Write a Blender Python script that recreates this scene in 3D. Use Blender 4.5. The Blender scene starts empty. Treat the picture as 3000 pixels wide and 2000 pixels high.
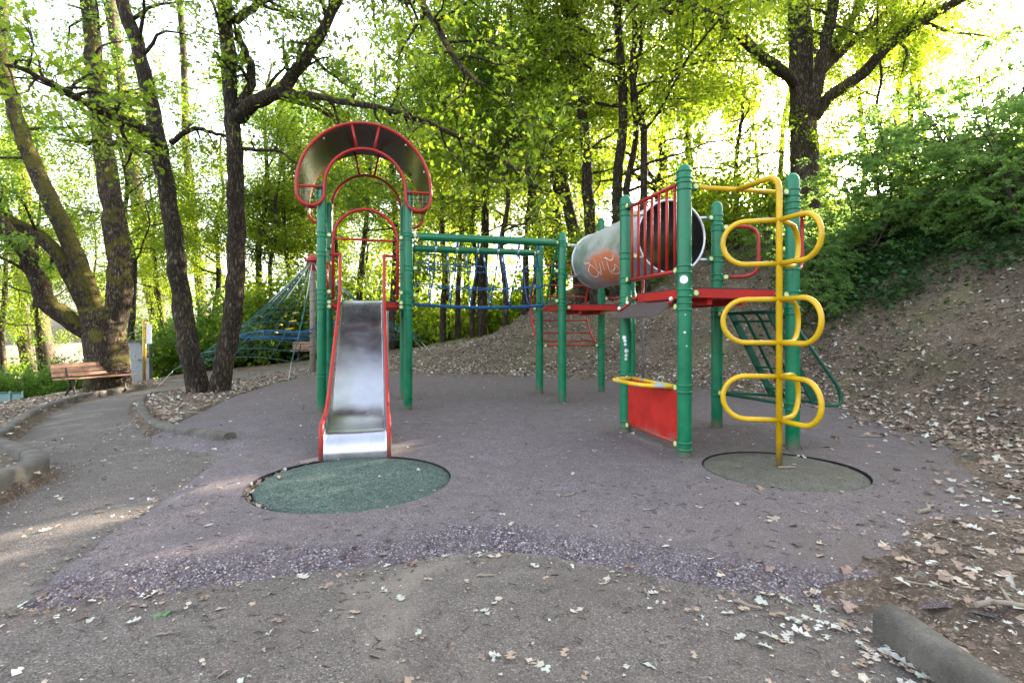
import bpy, bmesh, math, random
import numpy as np
from mathutils import Vector, Matrix, Quaternion
from mathutils.geometry import delaunay_2d_cdt

random.seed(7)
PI = math.pi
scene = bpy.context.scene
COL = scene.collection

# ------------------------------------------------------------------ camera, sky, sun, exposure
FPX, CX, HY, CAMZ = 1560.0, 1500.0, 960.0, 1.14      # focal length and horizon in units of a 3000 px wide frame
cam_data = bpy.data.cameras.new('camera')
cam_data.sensor_width = 36.0
cam_data.lens = 36.0 * FPX / 3000.0
cam_data.shift_y = -(1000.0 - HY) / 3000.0
cam_data.clip_start = 0.05
cam_data.clip_end = 1000.0
camera = bpy.data.objects.new('camera', cam_data)
camera.location = (0, 0, CAMZ)
camera.rotation_euler = (math.radians(90), 0, 0)
COL.objects.link(camera)
scene.camera = camera

SUN_AZ, SUN_EL = math.radians(45), math.radians(16)   # azimuth from +Y towards +X
world = bpy.data.worlds.new('World')
scene.world = world
world.use_nodes = True
wn = world.node_tree.nodes
wl = world.node_tree.links
sky = wn.new('ShaderNodeTexSky')
sky.sky_type = 'NISHITA'
sky.sun_disc = False
sky.sun_elevation = SUN_EL
sky.sun_rotation = SUN_AZ
sky.air_density = 1.0
sky.dust_density = 4.0
sky.ozone_density = 0.6
hs = wn.new('ShaderNodeHueSaturation')
hs.inputs['Saturation'].default_value = 0.45
bg = wn['Background']
bg.inputs['Strength'].default_value = 0.15
wl.new(sky.outputs[0], hs.inputs['Color'])
wl.new(hs.outputs[0], bg.inputs['Color'])

sun_data = bpy.data.lights.new('sun', 'SUN')
sun_data.energy = 5.0
sun_data.angle = math.radians(0.5)
sun_data.color = (1.0, 0.86, 0.66)
sun = bpy.data.objects.new('sun', sun_data)
sdir = Vector((math.sin(SUN_AZ) * math.cos(SUN_EL), math.cos(SUN_AZ) * math.cos(SUN_EL), math.sin(SUN_EL)))
sun.rotation_euler = sdir.to_track_quat('Z', 'Y').to_euler()
sun.location = (20, 20, 20)
COL.objects.link(sun)

scene.view_settings.view_transform = 'Standard'
scene.view_settings.look = 'None'
scene.view_settings.gamma = 1.0
scene.view_settings.use_curve_mapping = False
scene.view_settings.exposure = 3.18
scene.render.engine = 'CYCLES'
scene.cycles.max_bounces = 9
scene.cycles.diffuse_bounces = 5
scene.cycles.transmission_bounces = 5
scene.cycles.use_denoising = True
scene.cycles.sample_clamp_indirect = 6.0

# ------------------------------------------------------------------ terrain
FOOT = [(-14, 24, .02), (-9, 19, .05), (-5, 15.6, .14), (-2.3, 13.6, .30), (0, 12.9, .42), (3.0, 11.6, .68),
        (4.5, 8.8, .86), (4.75, 7.4, .82), (4.4, 5.5, .72), (3.75, 4.0, .54), (2.95, 3.25, .22), (2.28, 2.9, .08), (1.9, 2.52, .04), (1.50, 2.16, .02), (1.54, 0.0, .02), (1.6, -8.0, .02)]
FA = np.array(FOOT, float)
HILL_POLY = np.array([(a, b) for a, b, _ in FOOT] + [(300, -8.0), (300, 400), (-14, 400)], float)

def inside_poly(x, y, poly):
    r = np.zeros(x.shape, bool)
    n = len(poly)
    j = n - 1
    for i in range(n):
        xi, yi = poly[i]; xj, yj = poly[j]
        c = ((yi > y) != (yj > y)) & (x < (xj - xi) * (y - yi) / (yj - yi + 1e-12) + xi)
        r ^= c
        j = i
    return r

def line_dist(x, y, pts, vals=None, closed=False):
    best = np.full(x.shape, 1e9); bv = np.zeros(x.shape)
    n = len(pts)
    for i in range(n if closed else n - 1):
        a = pts[i]; b = pts[(i + 1) % n]
        dx, dy = b[0] - a[0], b[1] - a[1]
        t = np.clip(((x - a[0]) * dx + (y - a[1]) * dy) / (dx * dx + dy * dy + 1e-12), 0, 1)
        d = np.hypot(x - a[0] - t * dx, y - a[1] - t * dy)
        m = d < best
        best = np.where(m, d, best)
        if vals is not None:
            bv = np.where(m, vals[i] + t * (vals[(i + 1) % n] - vals[i]), bv)
    return (best, bv) if vals is not None else best

def lumps(x, y, s, seed=0.0):
    return (np.sin(x * s + seed + 1.3 * np.sin(y * s * .7 + seed)) + np.sin(y * s * 1.13 - seed * 2 + 1.7 * np.sin(x * s * .6 + 2))
            + .6 * np.sin((x + y) * s * 1.9 + seed * 3) + .5 * np.sin((x - y) * s * 2.7 + seed)) / 3.1

def base(x, y):
    x = np.asarray(x, float); y = np.asarray(y, float)
    d, k = line_dist(x, y, FA[:, :2], FA[:, 2])
    ins = inside_poly(x, y, HILL_POLY)
    d = np.where(ins, d, 0)
    dd = np.where(d < 1.2, d * d / 2.4, d - .6)
    D0 = 15.0
    z = k * D0 * (1 - np.exp(-dd / D0))
    z = z + np.where(ins, np.minimum(d, 6) * .022 * lumps(x, y, .8, 1.0), 0)
    l = -x - 3
    z = z - .079 * np.log1p(np.exp(np.clip(l * 2.5, -40, 40))) / 2.5
    l2 = -x - 14 - .15 * np.clip(y - 14, -10, 50)
    z = z - np.minimum(.16 * np.log1p(np.exp(np.clip(l2 * 1.5, -40, 40))) / 1.5, 3)
    return z

def base1(x, y):
    return float(base(np.array([x]), np.array([y]))[0])

def at(px, py, Y):
    """the point at depth Y in front of the camera that shows at (px, py) of a 3000x2000 frame"""
    return Vector(((px - CX) / FPX * Y, Y, CAMZ - (py - HY) / FPX * Y))

def drop(px, py, off=0.0):
    """where the sight line through (px, py) meets the ground"""
    ys = np.arange(1.0, 90, .02)
    xs = (px - CX) / FPX * ys
    zs = CAMZ - (py - HY) / FPX * ys
    h = base(xs, ys) + off - zs
    i = int(np.argmax(h > 0))
    if h[i] <= 0:                                     # above the skyline: stand it on the crest
        near = (ys < 30) & (ys > 6); i = int(np.argmax(np.where(near, h / ys, -9)))
    return Vector((xs[i], ys[i], float(base(xs[i:i + 1], ys[i:i + 1])[0]) + off))

# ------------------------------------------------------------------ helpers
def tag(o, label=None, category=None, group=None, kind=None):
    if label: o['label'] = label
    if category: o['category'] = category
    if group: o['group'] = group
    if kind: o['kind'] = kind
    return o

def empty(name, loc=(0, 0, 0), parent=None, rz=0):
    o = bpy.data.objects.new(name, None)
    o.empty_display_size = .1
    COL.objects.link(o)
    o.location = loc
    o.rotation_euler = (0, 0, rz)
    if parent: o.parent = parent
    return o

def link_mesh(name, me, parent=None, loc=None):
    o = bpy.data.objects.new(name, me)
    COL.objects.link(o)
    if parent: o.parent = parent
    if loc is not None: o.location = loc
    return o

def fillet(pts, rad, k=5):
    pts = [Vector(p) for p in pts]
    out = [pts[0]]
    for i in range(1, len(pts) - 1):
        a, b, c = pts[i - 1], pts[i], pts[i + 1]
        d1 = (a - b); d2 = (c - b)
        r = min(rad, d1.length * .49, d2.length * .49)
        p0 = b + d1.normalized() * r; p2 = b + d2.normalized() * r
        for j in range(k + 1):
            t = j / k
            out.append((1 - t) ** 2 * p0 + 2 * t * (1 - t) * b + t * t * p2)
    out.append(pts[-1])
    return out

class MB:
    def __init__(s):
        s.v = []; s.f = []; s.m = []; s.s = []
    def face(s, idx, mat=0, smooth=False):
        s.f.append(tuple(idx)); s.m.append(mat); s.s.append(smooth)
    def tube(s, pts, r, n=10, closed=False, cap=True, mat=0):
        pts = [Vector(p) for p in pts]
        N = len(pts)
        rr = r if isinstance(r, (list, tuple, np.ndarray)) else [r] * N
        tang = []
        for i in range(N):
            a = pts[i - 1] if (i > 0 or closed) else pts[i]
            b = pts[(i + 1) % N] if (i < N - 1 or closed) else pts[i]
            t = (b - a)
            tang.append(t.normalized() if t.length > 1e-9 else Vector((0, 0, 1)))
        up = Vector((0, 0, 1)) if abs(tang[0].z) < .9 else Vector((1, 0, 0))
        x = tang[0].cross(up).normalized()
        base_i = len(s.v)
        for i in range(N):
            t = tang[i]
            x = (x - t * x.dot(t))
            x = x.normalized() if x.length > 1e-6 else t.orthogonal().normalized()
            y = t.cross(x)
            for j in range(n):
                a = 2 * PI * j / n
                p = pts[i] + (x * math.cos(a) + y * math.sin(a)) * rr[i]
                s.v.append((p.x, p.y, p.z))
        M = N if closed else N - 1
        for i in range(M):
            for j in range(n):
                a = base_i + i * n + j; b = base_i + i * n + (j + 1) % n
                c = base_i + ((i + 1) % N) * n + (j + 1) % n; d = base_i + ((i + 1) % N) * n + j
                s.face((a, b, c, d), mat, True)
        if cap and not closed:
            s.face([base_i + j for j in range(n)][::-1], mat)
            s.face([base_i + (N - 1) * n + j for j in range(n)], mat)
        return s
    def box(s, c, size, ax=None, mat=0):
        c = Vector(c)
        ax = ax or (Vector((1, 0, 0)), Vector((0, 1, 0)), Vector((0, 0, 1)))
        X, Y, Z = [Vector(a) * (d / 2) for a, d in zip(ax, size)]
        b = len(s.v)
        for sx, sy, sz in ((-1, -1, -1), (1, -1, -1), (1, 1, -1), (-1, 1, -1), (-1, -1, 1), (1, -1, 1), (1, 1, 1), (-1, 1, 1)):
            p = c + X * sx + Y * sy + Z * sz
            s.v.append((p.x, p.y, p.z))
        for f in ((0, 3, 2, 1), (4, 5, 6, 7), (0, 1, 5, 4), (1, 2, 6, 5), (2, 3, 7, 6), (3, 0, 4, 7)):
            s.face([b + i for i in f], mat)
        return s
    def lathe(s, prof, c=(0, 0, 0), n=20, mat=0, capb=False, capt=False):
        c = Vector(c); b = len(s.v)
        for r, z in prof:
            for j in range(n):
                a = 2 * PI * j / n
                s.v.append((c.x + r * math.cos(a), c.y + r * math.sin(a), c.z + z))
        for i in range(len(prof) - 1):
            for j in range(n):
                s.face((b + i * n + j, b + i * n + (j + 1) % n, b + (i + 1) * n + (j + 1) % n, b + (i + 1) * n + j), mat, True)
        if capb: s.face([b + j for j in range(n)][::-1], mat)
        if capt: s.face([b + (len(prof) - 1) * n + j for j in range(n)], mat)
        return s
    def prism(s, poly, z0, z1, mat=0, mat_top=None, mat_bot=None):
        b = len(s.v); n = len(poly)
        for z in (z0, z1):
            for p in poly: s.v.append((p[0], p[1], z))
        for i in range(n):
            s.face((b + i, b + (i + 1) % n, b + n + (i + 1) % n, b + n + i), mat)
        s.face([b + i for i in range(n)][::-1], mat if mat_bot is None else mat_bot)
        s.face([b + n + i for i in range(n)], mat if mat_top is None else mat_top)
        return s
    def sweep(s, prof, pts, mat=0, smooth=True):
        """open profile (offset sideways, up) swept along a nearly level polyline"""
        pts = [Vector(p) for p in pts]; N = len(pts); n = len(prof); b = len(s.v)
        for i in range(N):
            t = (pts[min(i + 1, N - 1)] - pts[max(i - 1, 0)]); t.z = 0; t.normalize()
            sd = Vector((t.y, -t.x, 0))
            for o, h in prof:
                p = pts[i] + sd * o; s.v.append((p.x, p.y, p.z + h))
        for i in range(N - 1):
            for j in range(n - 1):
                s.face((b + i * n + j, b + i * n + j + 1, b + (i + 1) * n + j + 1, b + (i + 1) * n + j), mat, smooth)
        s.face([b + j for j in range(n)], mat); s.face([b + (N - 1) * n + j for j in range(n)][::-1], mat)
        return s
    def mesh(s, name, mats):
        me = bpy.data.meshes.new(name)
        me.from_pydata(s.v, [], s.f)
        for m in (mats if isinstance(mats, (list, tuple)) else [mats]): me.materials.append(m)
        me.polygons.foreach_set('material_index', s.m)
        me.polygons.foreach_set('use_smooth', s.s)
        me.update()
        return me
    def build(s, name, mats, parent=None, loc=None):
        return link_mesh(name, s.mesh(name, mats), parent, loc)

# ------------------------------------------------------------------ materials
def new_mat(name):
    m = bpy.data.materials.new(name)
    m.use_nodes = True
    nt = m.node_tree
    return m, nt.nodes, nt.links, nt.nodes['Principled BSDF']

def N(nodes, t, **kw):
    n = nodes.new(t)
    for k, v in kw.items():
        if k in n.inputs: n.inputs[k].default_value = v
        else: setattr(n, k, v)
    return n

def ramp(nodes, stops, interp='LINEAR'):
    r = nodes.new('ShaderNodeValToRGB')
    r.color_ramp.interpolation = interp
    e = r.color_ramp.elements
    while len(e) < len(stops): e.new(.5)
    for i, (p, c) in enumerate(stops):
        e[i].position = p
        e[i].color = (c[0], c[1], c[2], 1) if len(c) == 3 else c
    return r

def mixc(nodes, links, fac, a, b, mode='MIX'):
    m = nodes.new('ShaderNodeMix'); m.data_type = 'RGBA'; m.blend_type = mode
    for sock, val in ((m.inputs[0], fac), (m.inputs[6], a), (m.inputs[7], b)):
        if hasattr(val, 'is_output'): links.new(val, sock)
        elif isinstance(val, (int, float)): sock.default_value = val
        else: sock.default_value = (val[0], val[1], val[2], 1)
    return m.outputs[2]

def pos(nodes):
    return nodes.new('ShaderNodeNewGeometry').outputs['Position']

def objc(nodes):
    return nodes.new('ShaderNodeTexCoord').outputs['Object']

def noise_tex(nodes, links, vec, scale, detail=4, rough=.55, dist=0):
    n = N(nodes, 'ShaderNodeTexNoise', Scale=scale, Detail=detail, Roughness=rough, Distortion=dist)
    if vec is not None: links.new(vec, n.inputs['Vector'])
    return n

def bump(nodes, links, h, strength, dist, b):
    bn = N(nodes, 'ShaderNodeBump', Strength=strength, Distance=dist)
    links.new(h, bn.inputs['Height']); links.new(bn.outputs[0], b.inputs['Normal'])
    return bn

def paint(name, col, rough=.3, dirt=.25, coat=.2, chips=None):
    m, n, l, b = new_mat(name)
    p = pos(n)
    a = noise_tex(n, l, p, 6, 6, .6)
    f = noise_tex(n, l, p, 90, 3, .6)
    r = ramp(n, [(.35, (1 - dirt,) * 3), (.7, (1, 1, 1))]); l.new(a.outputs[0], r.inputs[0])
    c = mixc(n, l, 1.0, col, r.outputs[0], 'MULTIPLY')
    r2 = ramp(n, [(.62, (0, 0, 0)), (.75, (1, 1, 1))]); l.new(f.outputs[0], r2.inputs[0])
    dust = tuple(min(1, x * .7 + .12) for x in col)
    mm = n.new('ShaderNodeMath'); mm.operation = 'MULTIPLY'; mm.inputs[1].default_value = .35
    l.new(r2.outputs[0], mm.inputs[0])
    c = mixc(n, l, mm.outputs[0], c, dust)
    if chips:
        w = noise_tex(n, l, p, 9, 5, .65, .6)
        rc = ramp(n, [(chips, (0, 0, 0)), (chips + .015, (1, 1, 1))]); l.new(w.outputs[0], rc.inputs[0])
        c = mixc(n, l, rc.outputs[0], c, (.30, .31, .30))
    sz = n.new('ShaderNodeSeparateXYZ'); l.new(p, sz.inputs[0])
    zz = n.new('ShaderNodeMath'); zz.operation = 'MULTIPLY_ADD'; zz.inputs[1].default_value = -.5; l.new(a.outputs[0], zz.inputs[0]); l.new(sz.outputs['Z'], zz.inputs[2])
    rz_ = ramp(n, [(.0, (.75, .75, .75)), (.12, (0, 0, 0))]); zo = n.new('ShaderNodeMath'); zo.operation = 'ADD'; zo.inputs[1].default_value = .22; l.new(zz.outputs[0], zo.inputs[0]); l.new(zo.outputs[0], rz_.inputs[0])
    c = mixc(n, l, rz_.outputs[0], c, (.10, .085, .065))
    l.new(c, b.inputs['Base Color'])
    rr = ramp(n, [(.3, (rough * .8,) * 3), (.7, (min(1, rough * 1.7),) * 3)]); l.new(a.outputs[0], rr.inputs[0])
    l.new(rr.outputs[0], b.inputs['Roughness'])
    b.inputs['Coat Weight'].default_value = coat
    b.inputs['Specular IOR Level'].default_value = .32
    b.inputs['Coat Roughness'].default_value = .15
    bump(n, l, f.outputs[0], .06, .002, b)
    return m

def plain(name, col, rough=.6, metallic=0.0):
    m, n, l, b = new_mat(name)
    a = noise_tex(n, l, pos(n), 14, 5, .6)
    r = ramp(n, [(.3, tuple(c * .8 for c in col)), (.7, tuple(min(1, c * 1.12) for c in col))])
    l.new(a.outputs[0], r.inputs[0]); l.new(r.outputs[0], b.inputs['Base Color'])
    b.inputs['Roughness'].default_value = rough; b.inputs['Metallic'].default_value = metallic
    return m

def steel(name, col=(.5, .5, .52), rough=.3, streak=(3, 40, 40), var=.25):
    m, n, l, b = new_mat(name)
    tc = objc(n)
    mp = N(n, 'ShaderNodeMapping'); mp.inputs['Scale'].default_value = streak
    l.new(tc, mp.inputs['Vector'])
    a = noise_tex(n, l, mp.outputs[0], 3, 5, .6)
    g = noise_tex(n, l, tc, 4, 6, .62, .5)
    r = ramp(n, [(.3, tuple(c * (1 - var) for c in col)), (.72, tuple(min(1, c * (1 + var)) for c in col))]); l.new(g.outputs[0], r.inputs[0])
    c = r.outputs[0]
    rr = ramp(n, [(.3, (rough * (1 - var),) * 3), (.75, (rough * (1 + 2 * var),) * 3)]); l.new(g.outputs[0], rr.inputs[0])
    rough_out = rr.outputs[0]
    b.inputs['Metallic'].default_value = 1
    l.new(c, b.inputs['Base Color']); l.new(rough_out, b.inputs['Roughness'])
    bump(n, l, a.outputs[0], .10, .004, b)
    return m

def m_ground_soil():
    m, n, l, b = new_mat('leafy_soil')
    p = pos(n)
    big = noise_tex(n, l, p, .55, 5, .6)
    mid = noise_tex(n, l, p, 8, 8, .72, .2)
    fine = noise_tex(n, l, p, 95, 4, .7)
    vor = N(n, 'ShaderNodeTexVoronoi', Scale=46.0); l.new(p, vor.inputs['Vector'])
    sep = n.new('ShaderNodeSeparateColor'); l.new(vor.outputs['Color'], sep.inputs[0])
    leafc = ramp(n, [(.0, (.07, .048, .034)), (.35, (.12, .085, .06)), (.6, (.17, .13, .10)), (.85, (.24, .19, .155)), (1, (.32, .28, .24))])
    l.new(sep.outputs[0], leafc.inputs[0])
    earth = ramp(n, [(.3, (.045, .034, .026)), (.55, (.085, .066, .051)), (.8, (.135, .108, .085))]); l.new(mid.outputs[0], earth.inputs[0])
    lm = ramp(n, [(.42, (0, 0, 0)), (.60, (1, 1, 1))]); l.new(fine.outputs[0], lm.inputs[0])
    c = mixc(n, l, lm.outputs[0], earth.outputs[0], leafc.outputs[0])
    gm = ramp(n, [(.52, (0, 0, 0)), (.70, (.75, .75, .75))]); l.new(big.outputs[0], gm.inputs[0])
    gr = ramp(n, [(.3, (.045, .06, .016)), (.7, (.13, .145, .05))]); l.new(fine.outputs[0], gr.inputs[0])
    c = mixc(n, l, gm.outputs[0], c, gr.outputs[0])
    big2 = noise_tex(n, l, p, 1.3, 6, .62, .8)
    vr = ramp(n, [(.30, (.55, .50, .46)), (.5, (.95, .90, .84)), (.68, (1.35, 1.25, 1.12))]); l.new(big2.outputs[0], vr.inputs[0])
    c = mixc(n, l, 1.0, c, vr.outputs[0], 'MULTIPLY')
    l.new(c, b.inputs['Base Color'])
    b.inputs['Roughness'].default_value = .95
    ad = n.new('ShaderNodeMath'); ad.operation = 'ADD'; l.new(fine.outputs[0], ad.inputs[0]); l.new(mid.outputs[0], ad.inputs[1])
    bump(n, l, ad.outputs[0], .8, .03, b)
    return m

def m_granule(name, cols, scale, stain, stain_amt, wear_cols=None, dust=None, rough=.9):
    """bound rubber or stone granules: one cell, one tone"""
    m, n, l, b = new_mat(name)
    p = pos(n)
    v = N(n, 'ShaderNodeTexVoronoi', Scale=scale); l.new(p, v.inputs['Vector'])
    s = n.new('ShaderNodeSeparateColor'); l.new(v.outputs['Color'], s.inputs[0])
    r = ramp(n, cols); l.new(s.outputs[0], r.inputs[0])
    g = noise_tex(n, l, p, 1.1, 7, .62, .3)
    g2 = noise_tex(n, l, p, 7, 6, .7, .5)
    sr = ramp(n, [(.36, (0, 0, 0)), (.66, (1, 1, 1))]); l.new(g.outputs[0], sr.inputs[0])
    k = n.new('ShaderNodeMath'); k.operation = 'MULTIPLY'; k.inputs[1].default_value = stain_amt; l.new(sr.outputs[0], k.inputs[0])
    c = mixc(n, l, k.outputs[0], r.outputs[0], stain)
    sp = ramp(n, [(.3, (.78, .78, .78)), (.7, (1.16, 1.16, 1.16))]); l.new(g2.outputs[0], sp.inputs[0])
    c = mixc(n, l, 1.0, c, sp.outputs[0], 'MULTIPLY')
    if dust:
        du = noise_tex(n, l, p, .8, 6, .65, 1.0)
        dr = ramp(n, [(dust[1], (0, 0, 0)), (dust[1] + .16, (.8, .8, .8))]); l.new(du.outputs[0], dr.inputs[0])
        c = mixc(n, l, dr.outputs[0], c, dust[0])
    if wear_cols:
        ad_ = n.new('ShaderNodeAttribute'); ad_.attribute_name = 'dirt'
        dn = noise_tex(n, l, p, 6, 6, .7, .6)
        dk = n.new('ShaderNodeMath'); dk.operation = 'MULTIPLY'; l.new(ad_.outputs['Fac'], dk.inputs[0])
        dr2 = ramp(n, [(.36, (.1, .1, .1)), (.6, (1, 1, 1))]); l.new(dn.outputs[0], dr2.inputs[0]); l.new(dr2.outputs[0], dk.inputs[1])
        dcol = ramp(n, [(.3, (.050, .038, .028)), (.7, (.105, .084, .064))]); l.new(dn.outputs[0], dcol.inputs[0])
        c = mixc(n, l, dk.outputs[0], c, dcol.outputs[0])
        at_ = n.new('ShaderNodeAttribute'); at_.attribute_name = 'wear'
        v2 = N(n, 'ShaderNodeTexVoronoi', Scale=125.0); l.new(p, v2.inputs['Vector'])
        s2 = n.new('ShaderNodeSeparateColor'); l.new(v2.outputs['Color'], s2.inputs[0])
        r2 = ramp(n, wear_cols, 'CONSTANT'); l.new(s2.outputs[0], r2.inputs[0])
        w = n.new('ShaderNodeMath'); w.operation = 'MULTIPLY'; l.new(at_.outputs['Fac'], w.inputs[0])
        wr = ramp(n, [(.35, (.35, .35, .35)), (.6, (1, 1, 1))]); l.new(g2.outputs[0], wr.inputs[0]); l.new(wr.outputs[0], w.inputs[1])
        c = mixc(n, l, w.outputs[0], c, r2.outputs[0])
    l.new(c, b.inputs['Base Color'])
    b.inputs['Roughness'].default_value = rough
    b.inputs['Specular IOR Level'].default_value = .25
    bump(n, l, v.outputs['Distance'], .55, .006, b)
    return m

def m_bark(name, dark=1.0, moss=.0, lichen=.5):
    m, n, l, b = new_mat(name)
    tc = pos(n)
    mp = N(n, 'ShaderNodeMapping'); mp.inputs['Scale'].default_value = (1, 1, .22); l.new(tc, mp.inputs['Vector'])
    v = N(n, 'ShaderNodeTexVoronoi', Scale=22.0); v.feature = 'DISTANCE_TO_EDGE'; 
    nz = noise_tex(n, l, mp.outputs[0], 14, 6, .7, .6)
    wv = mixc(n, l, .12, mp.outputs[0], nz.outputs['Color']); l.new(wv, v.inputs['Vector'])
    r = ramp(n, [(.0, (.020 * dark, .015 * dark, .011 * dark)), (.10, (.075 * dark, .056 * dark, .040 * dark)), (.5, (.17 * dark, .135 * dark, .10 * dark))])
    l.new(v.outputs['Distance'], r.inputs[0])
    big = noise_tex(n, l, tc, 1.7, 5, .6)
    br = ramp(n, [(.3, (.65, .65, .65)), (.7, (1.3, 1.25, 1.2))]); l.new(big.outputs[0], br.inputs[0])
    c = mixc(n, l, 1.0, r.outputs[0], br.outputs[0], 'MULTIPLY')
    ln = noise_tex(n, l, tc, 6.5, 5, .7, .3)
    lr = ramp(n, [(.60, (0, 0, 0)), (.66, (lichen,) * 3)]); l.new(ln.outputs[0], lr.inputs[0])
    c = mixc(n, l, lr.outputs[0], c, (.26, .28, .24))
    if moss > 0:
        mn = noise_tex(n, l, tc, 2.2, 6, .65, .2)
        geo = n.new('ShaderNodeNewGeometry'); sx = n.new('ShaderNodeSeparateXYZ'); l.new(geo.outputs['Normal'], sx.inputs[0])
        ad = n.new('ShaderNodeMath'); ad.operation = 'MULTIPLY_ADD'; ad.inputs[1].default_value = .35; l.new(sx.outputs['Z'], ad.inputs[0]); l.new(mn.outputs[0], ad.inputs[2])
        mr = ramp(n, [(.66 - moss * .25, (0, 0, 0)), (.76 - moss * .25, (.85, .85, .85))]); l.new(ad.outputs[0], mr.inputs[0])
        mc = ramp(n, [(.3, (.07, .065, .012)), (.7, (.20, .17, .03))]); l.new(nz.outputs[0], mc.inputs[0])
        c = mixc(n, l, mr.outputs[0], c, mc.outputs[0])
    l.new(c, b.inputs['Base Color']); b.inputs['Roughness'].default_value = .95
    b.inputs['Specular IOR Level'].default_value = .2
    hh = ramp(n, [(0, (0, 0, 0)), (.28, (1, 1, 1))]); l.new(v.outputs['Distance'], hh.inputs[0])
    ad2 = n.new('ShaderNodeMath'); ad2.operation = 'ADD'; l.new(hh.outputs[0], ad2.inputs[0]); l.new(nz.outputs[0], ad2.inputs[1])
    bump(n, l, ad2.outputs[0], 1.0, .035, b)
    return m

def m_leaf(name, c0, c1, t0, t1, trans=.5):   # one tone per leaf, light comes through
    m, n, l, b = new_mat(name)
    a = n.new('ShaderNodeAttribute'); a.attribute_name = 'var'
    oi = n.new('ShaderNodeObjectInfo')
    k = n.new('ShaderNodeMath'); k.operation = 'MULTIPLY_ADD'; k.inputs[1].default_value = .35; k.inputs[2].default_value = -.17
    l.new(oi.outputs['Random'], k.inputs[0])
    s = n.new('ShaderNodeMath'); s.operation = 'ADD'; s.use_clamp = True; l.new(a.outputs['Fac'], s.inputs[0]); l.new(k.outputs[0], s.inputs[1])
    r = ramp(n, [(0, c0), (1, c1)]); l.new(s.outputs[0], r.inputs[0])
    rt = ramp(n, [(0, t0), (1, t1)]); l.new(s.outputs[0], rt.inputs[0])
    l.new(r.outputs[0], b.inputs['Base Color']); b.inputs['Roughness'].default_value = .55
    b.inputs['Specular IOR Level'].default_value = .3
    t = n.new('ShaderNodeBsdfTranslucent'); l.new(rt.outputs[0], t.inputs['Color'])
    mx = n.new('ShaderNodeMixShader'); mx.inputs[0].default_value = trans
    l.new(b.outputs[0], mx.inputs[1]); l.new(t.outputs[0], mx.inputs[2])
    l.new(mx.outputs[0], n['Material Output'].inputs['Surface'])
    return m

def m_litter():
    m, n, l, b = new_mat('fallen_leaf')
    a = n.new('ShaderNodeAttribute'); a.attribute_name = 'tone'
    g = noise_tex(n, l, pos(n), 60, 3, .6)
    r = ramp(n, [(.3, (.8, .8, .8)), (.7, (1.15, 1.15, 1.15))]); l.new(g.outputs[0], r.inputs[0])
    c = mixc(n, l, 1.0, a.outputs['Color'], r.outputs[0], 'MULTIPLY')
    l.new(c, b.inputs['Base Color']); b.inputs['Roughness'].default_value = .8
    return m

def m_kerb():
    m, n, l, b = new_mat('kerb_concrete')
    p = pos(n)
    a = noise_tex(n, l, p, 3, 7, .7, .4); f = noise_tex(n, l, p, 120, 3, .7)
    r = ramp(n, [(.3, (.045, .040, .033)), (.5, (.095, .086, .072)), (.75, (.155, .142, .122))]); l.new(a.outputs[0], r.inputs[0])
    r2 = ramp(n, [(.3, (.7, .7, .7)), (.7, (1.2, 1.2, 1.2))]); l.new(f.outputs[0], r2.inputs[0])
    l.new(mixc(n, l, 1.0, r.outputs[0], r2.outputs[0], 'MULTIPLY'), b.inputs['Base Color'])
    b.inputs['Roughness'].default_value = .95
    ad = n.new('ShaderNodeMath'); ad.operation = 'ADD'; l.new(a.outputs[0], ad.inputs[0]); l.new(f.outputs[0], ad.inputs[1])
    bump(n, l, ad.outputs[0], .6, .02, b)
    return m

M = {}
M['green'] = paint('green_post_paint', (.0008, .150, .066), .30, .28, .10)
M['green2'] = paint('green_tube_paint', (.0015, .125, .052), .3, .25, .15)
M['dkgreen'] = paint('dark_green_ladder_paint', (.004, .075, .042), .4, .3, .1)
M['red'] = paint('red_tube_paint', (.36, .014, .011), .34, .3, .12)
M['redpanel'] = paint('red_panel_plastic', (.44, .014, .009), .45, .3, .05)
M['yellow'] = paint('yellow_tube_paint', (.62, .38, .004), .32, .28, .15)
M['yellowworn'] = paint('worn_yellow_paint', (.66, .43, .006), .35, .3, .2, chips=.555)
M['cap'] = plain('pale_bolt_cap', (.55, .56, .22), .45)
M['white'] = plain('white_plastic', (.75, .75, .75), .5)
M['antislip'] = plain('dark_antislip', (.035, .03, .032), .9)
M['brownboard'] = plain('brown_board', (.055, .035, .035), .5)
M['steel'] = steel('slide_steel', (.43, .45, .50), .22, (60, 60, 2), .15)
M['tunnel'] = steel('tunnel_steel', (.64, .65, .68), .44, (40, 40, 3), .12)
M['tunnelshade'] = steel('shaded_tunnel_steel', (.20, .20, .215), .32, (40, 40, 3), .2)  # same steel as outside, darkened to paint the shade within the tube
M['galv'] = steel('galvanised_pipe', (.52, .53, .55), .5)
M['roofsheet'] = plain('canopy_sheet', (.040, .027, .022), .22)
M['rope'] = plain('blue_rope', (.010, .085, .22), .8)
M['rope2'] = plain('teal_rope', (.014, .082, .078), .8)
M['ropew'] = plain('sunlit_rope', (.42, .50, .48), .8)  # sunlight on the teal rope, put into a pale colour
M['ropeclip'] = plain('rope_ferrule', (.45, .46, .47), .4, .6)
M['wood'] = plain('bench_wood', (.26, .135, .085), .6)
M['iron'] = plain('cast_iron', (.022, .017, .015), .6)
M['mast'] = plain('weathered_mast', (.24, .20, .16), .7)
M['soil'] = m_ground_soil()
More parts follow.
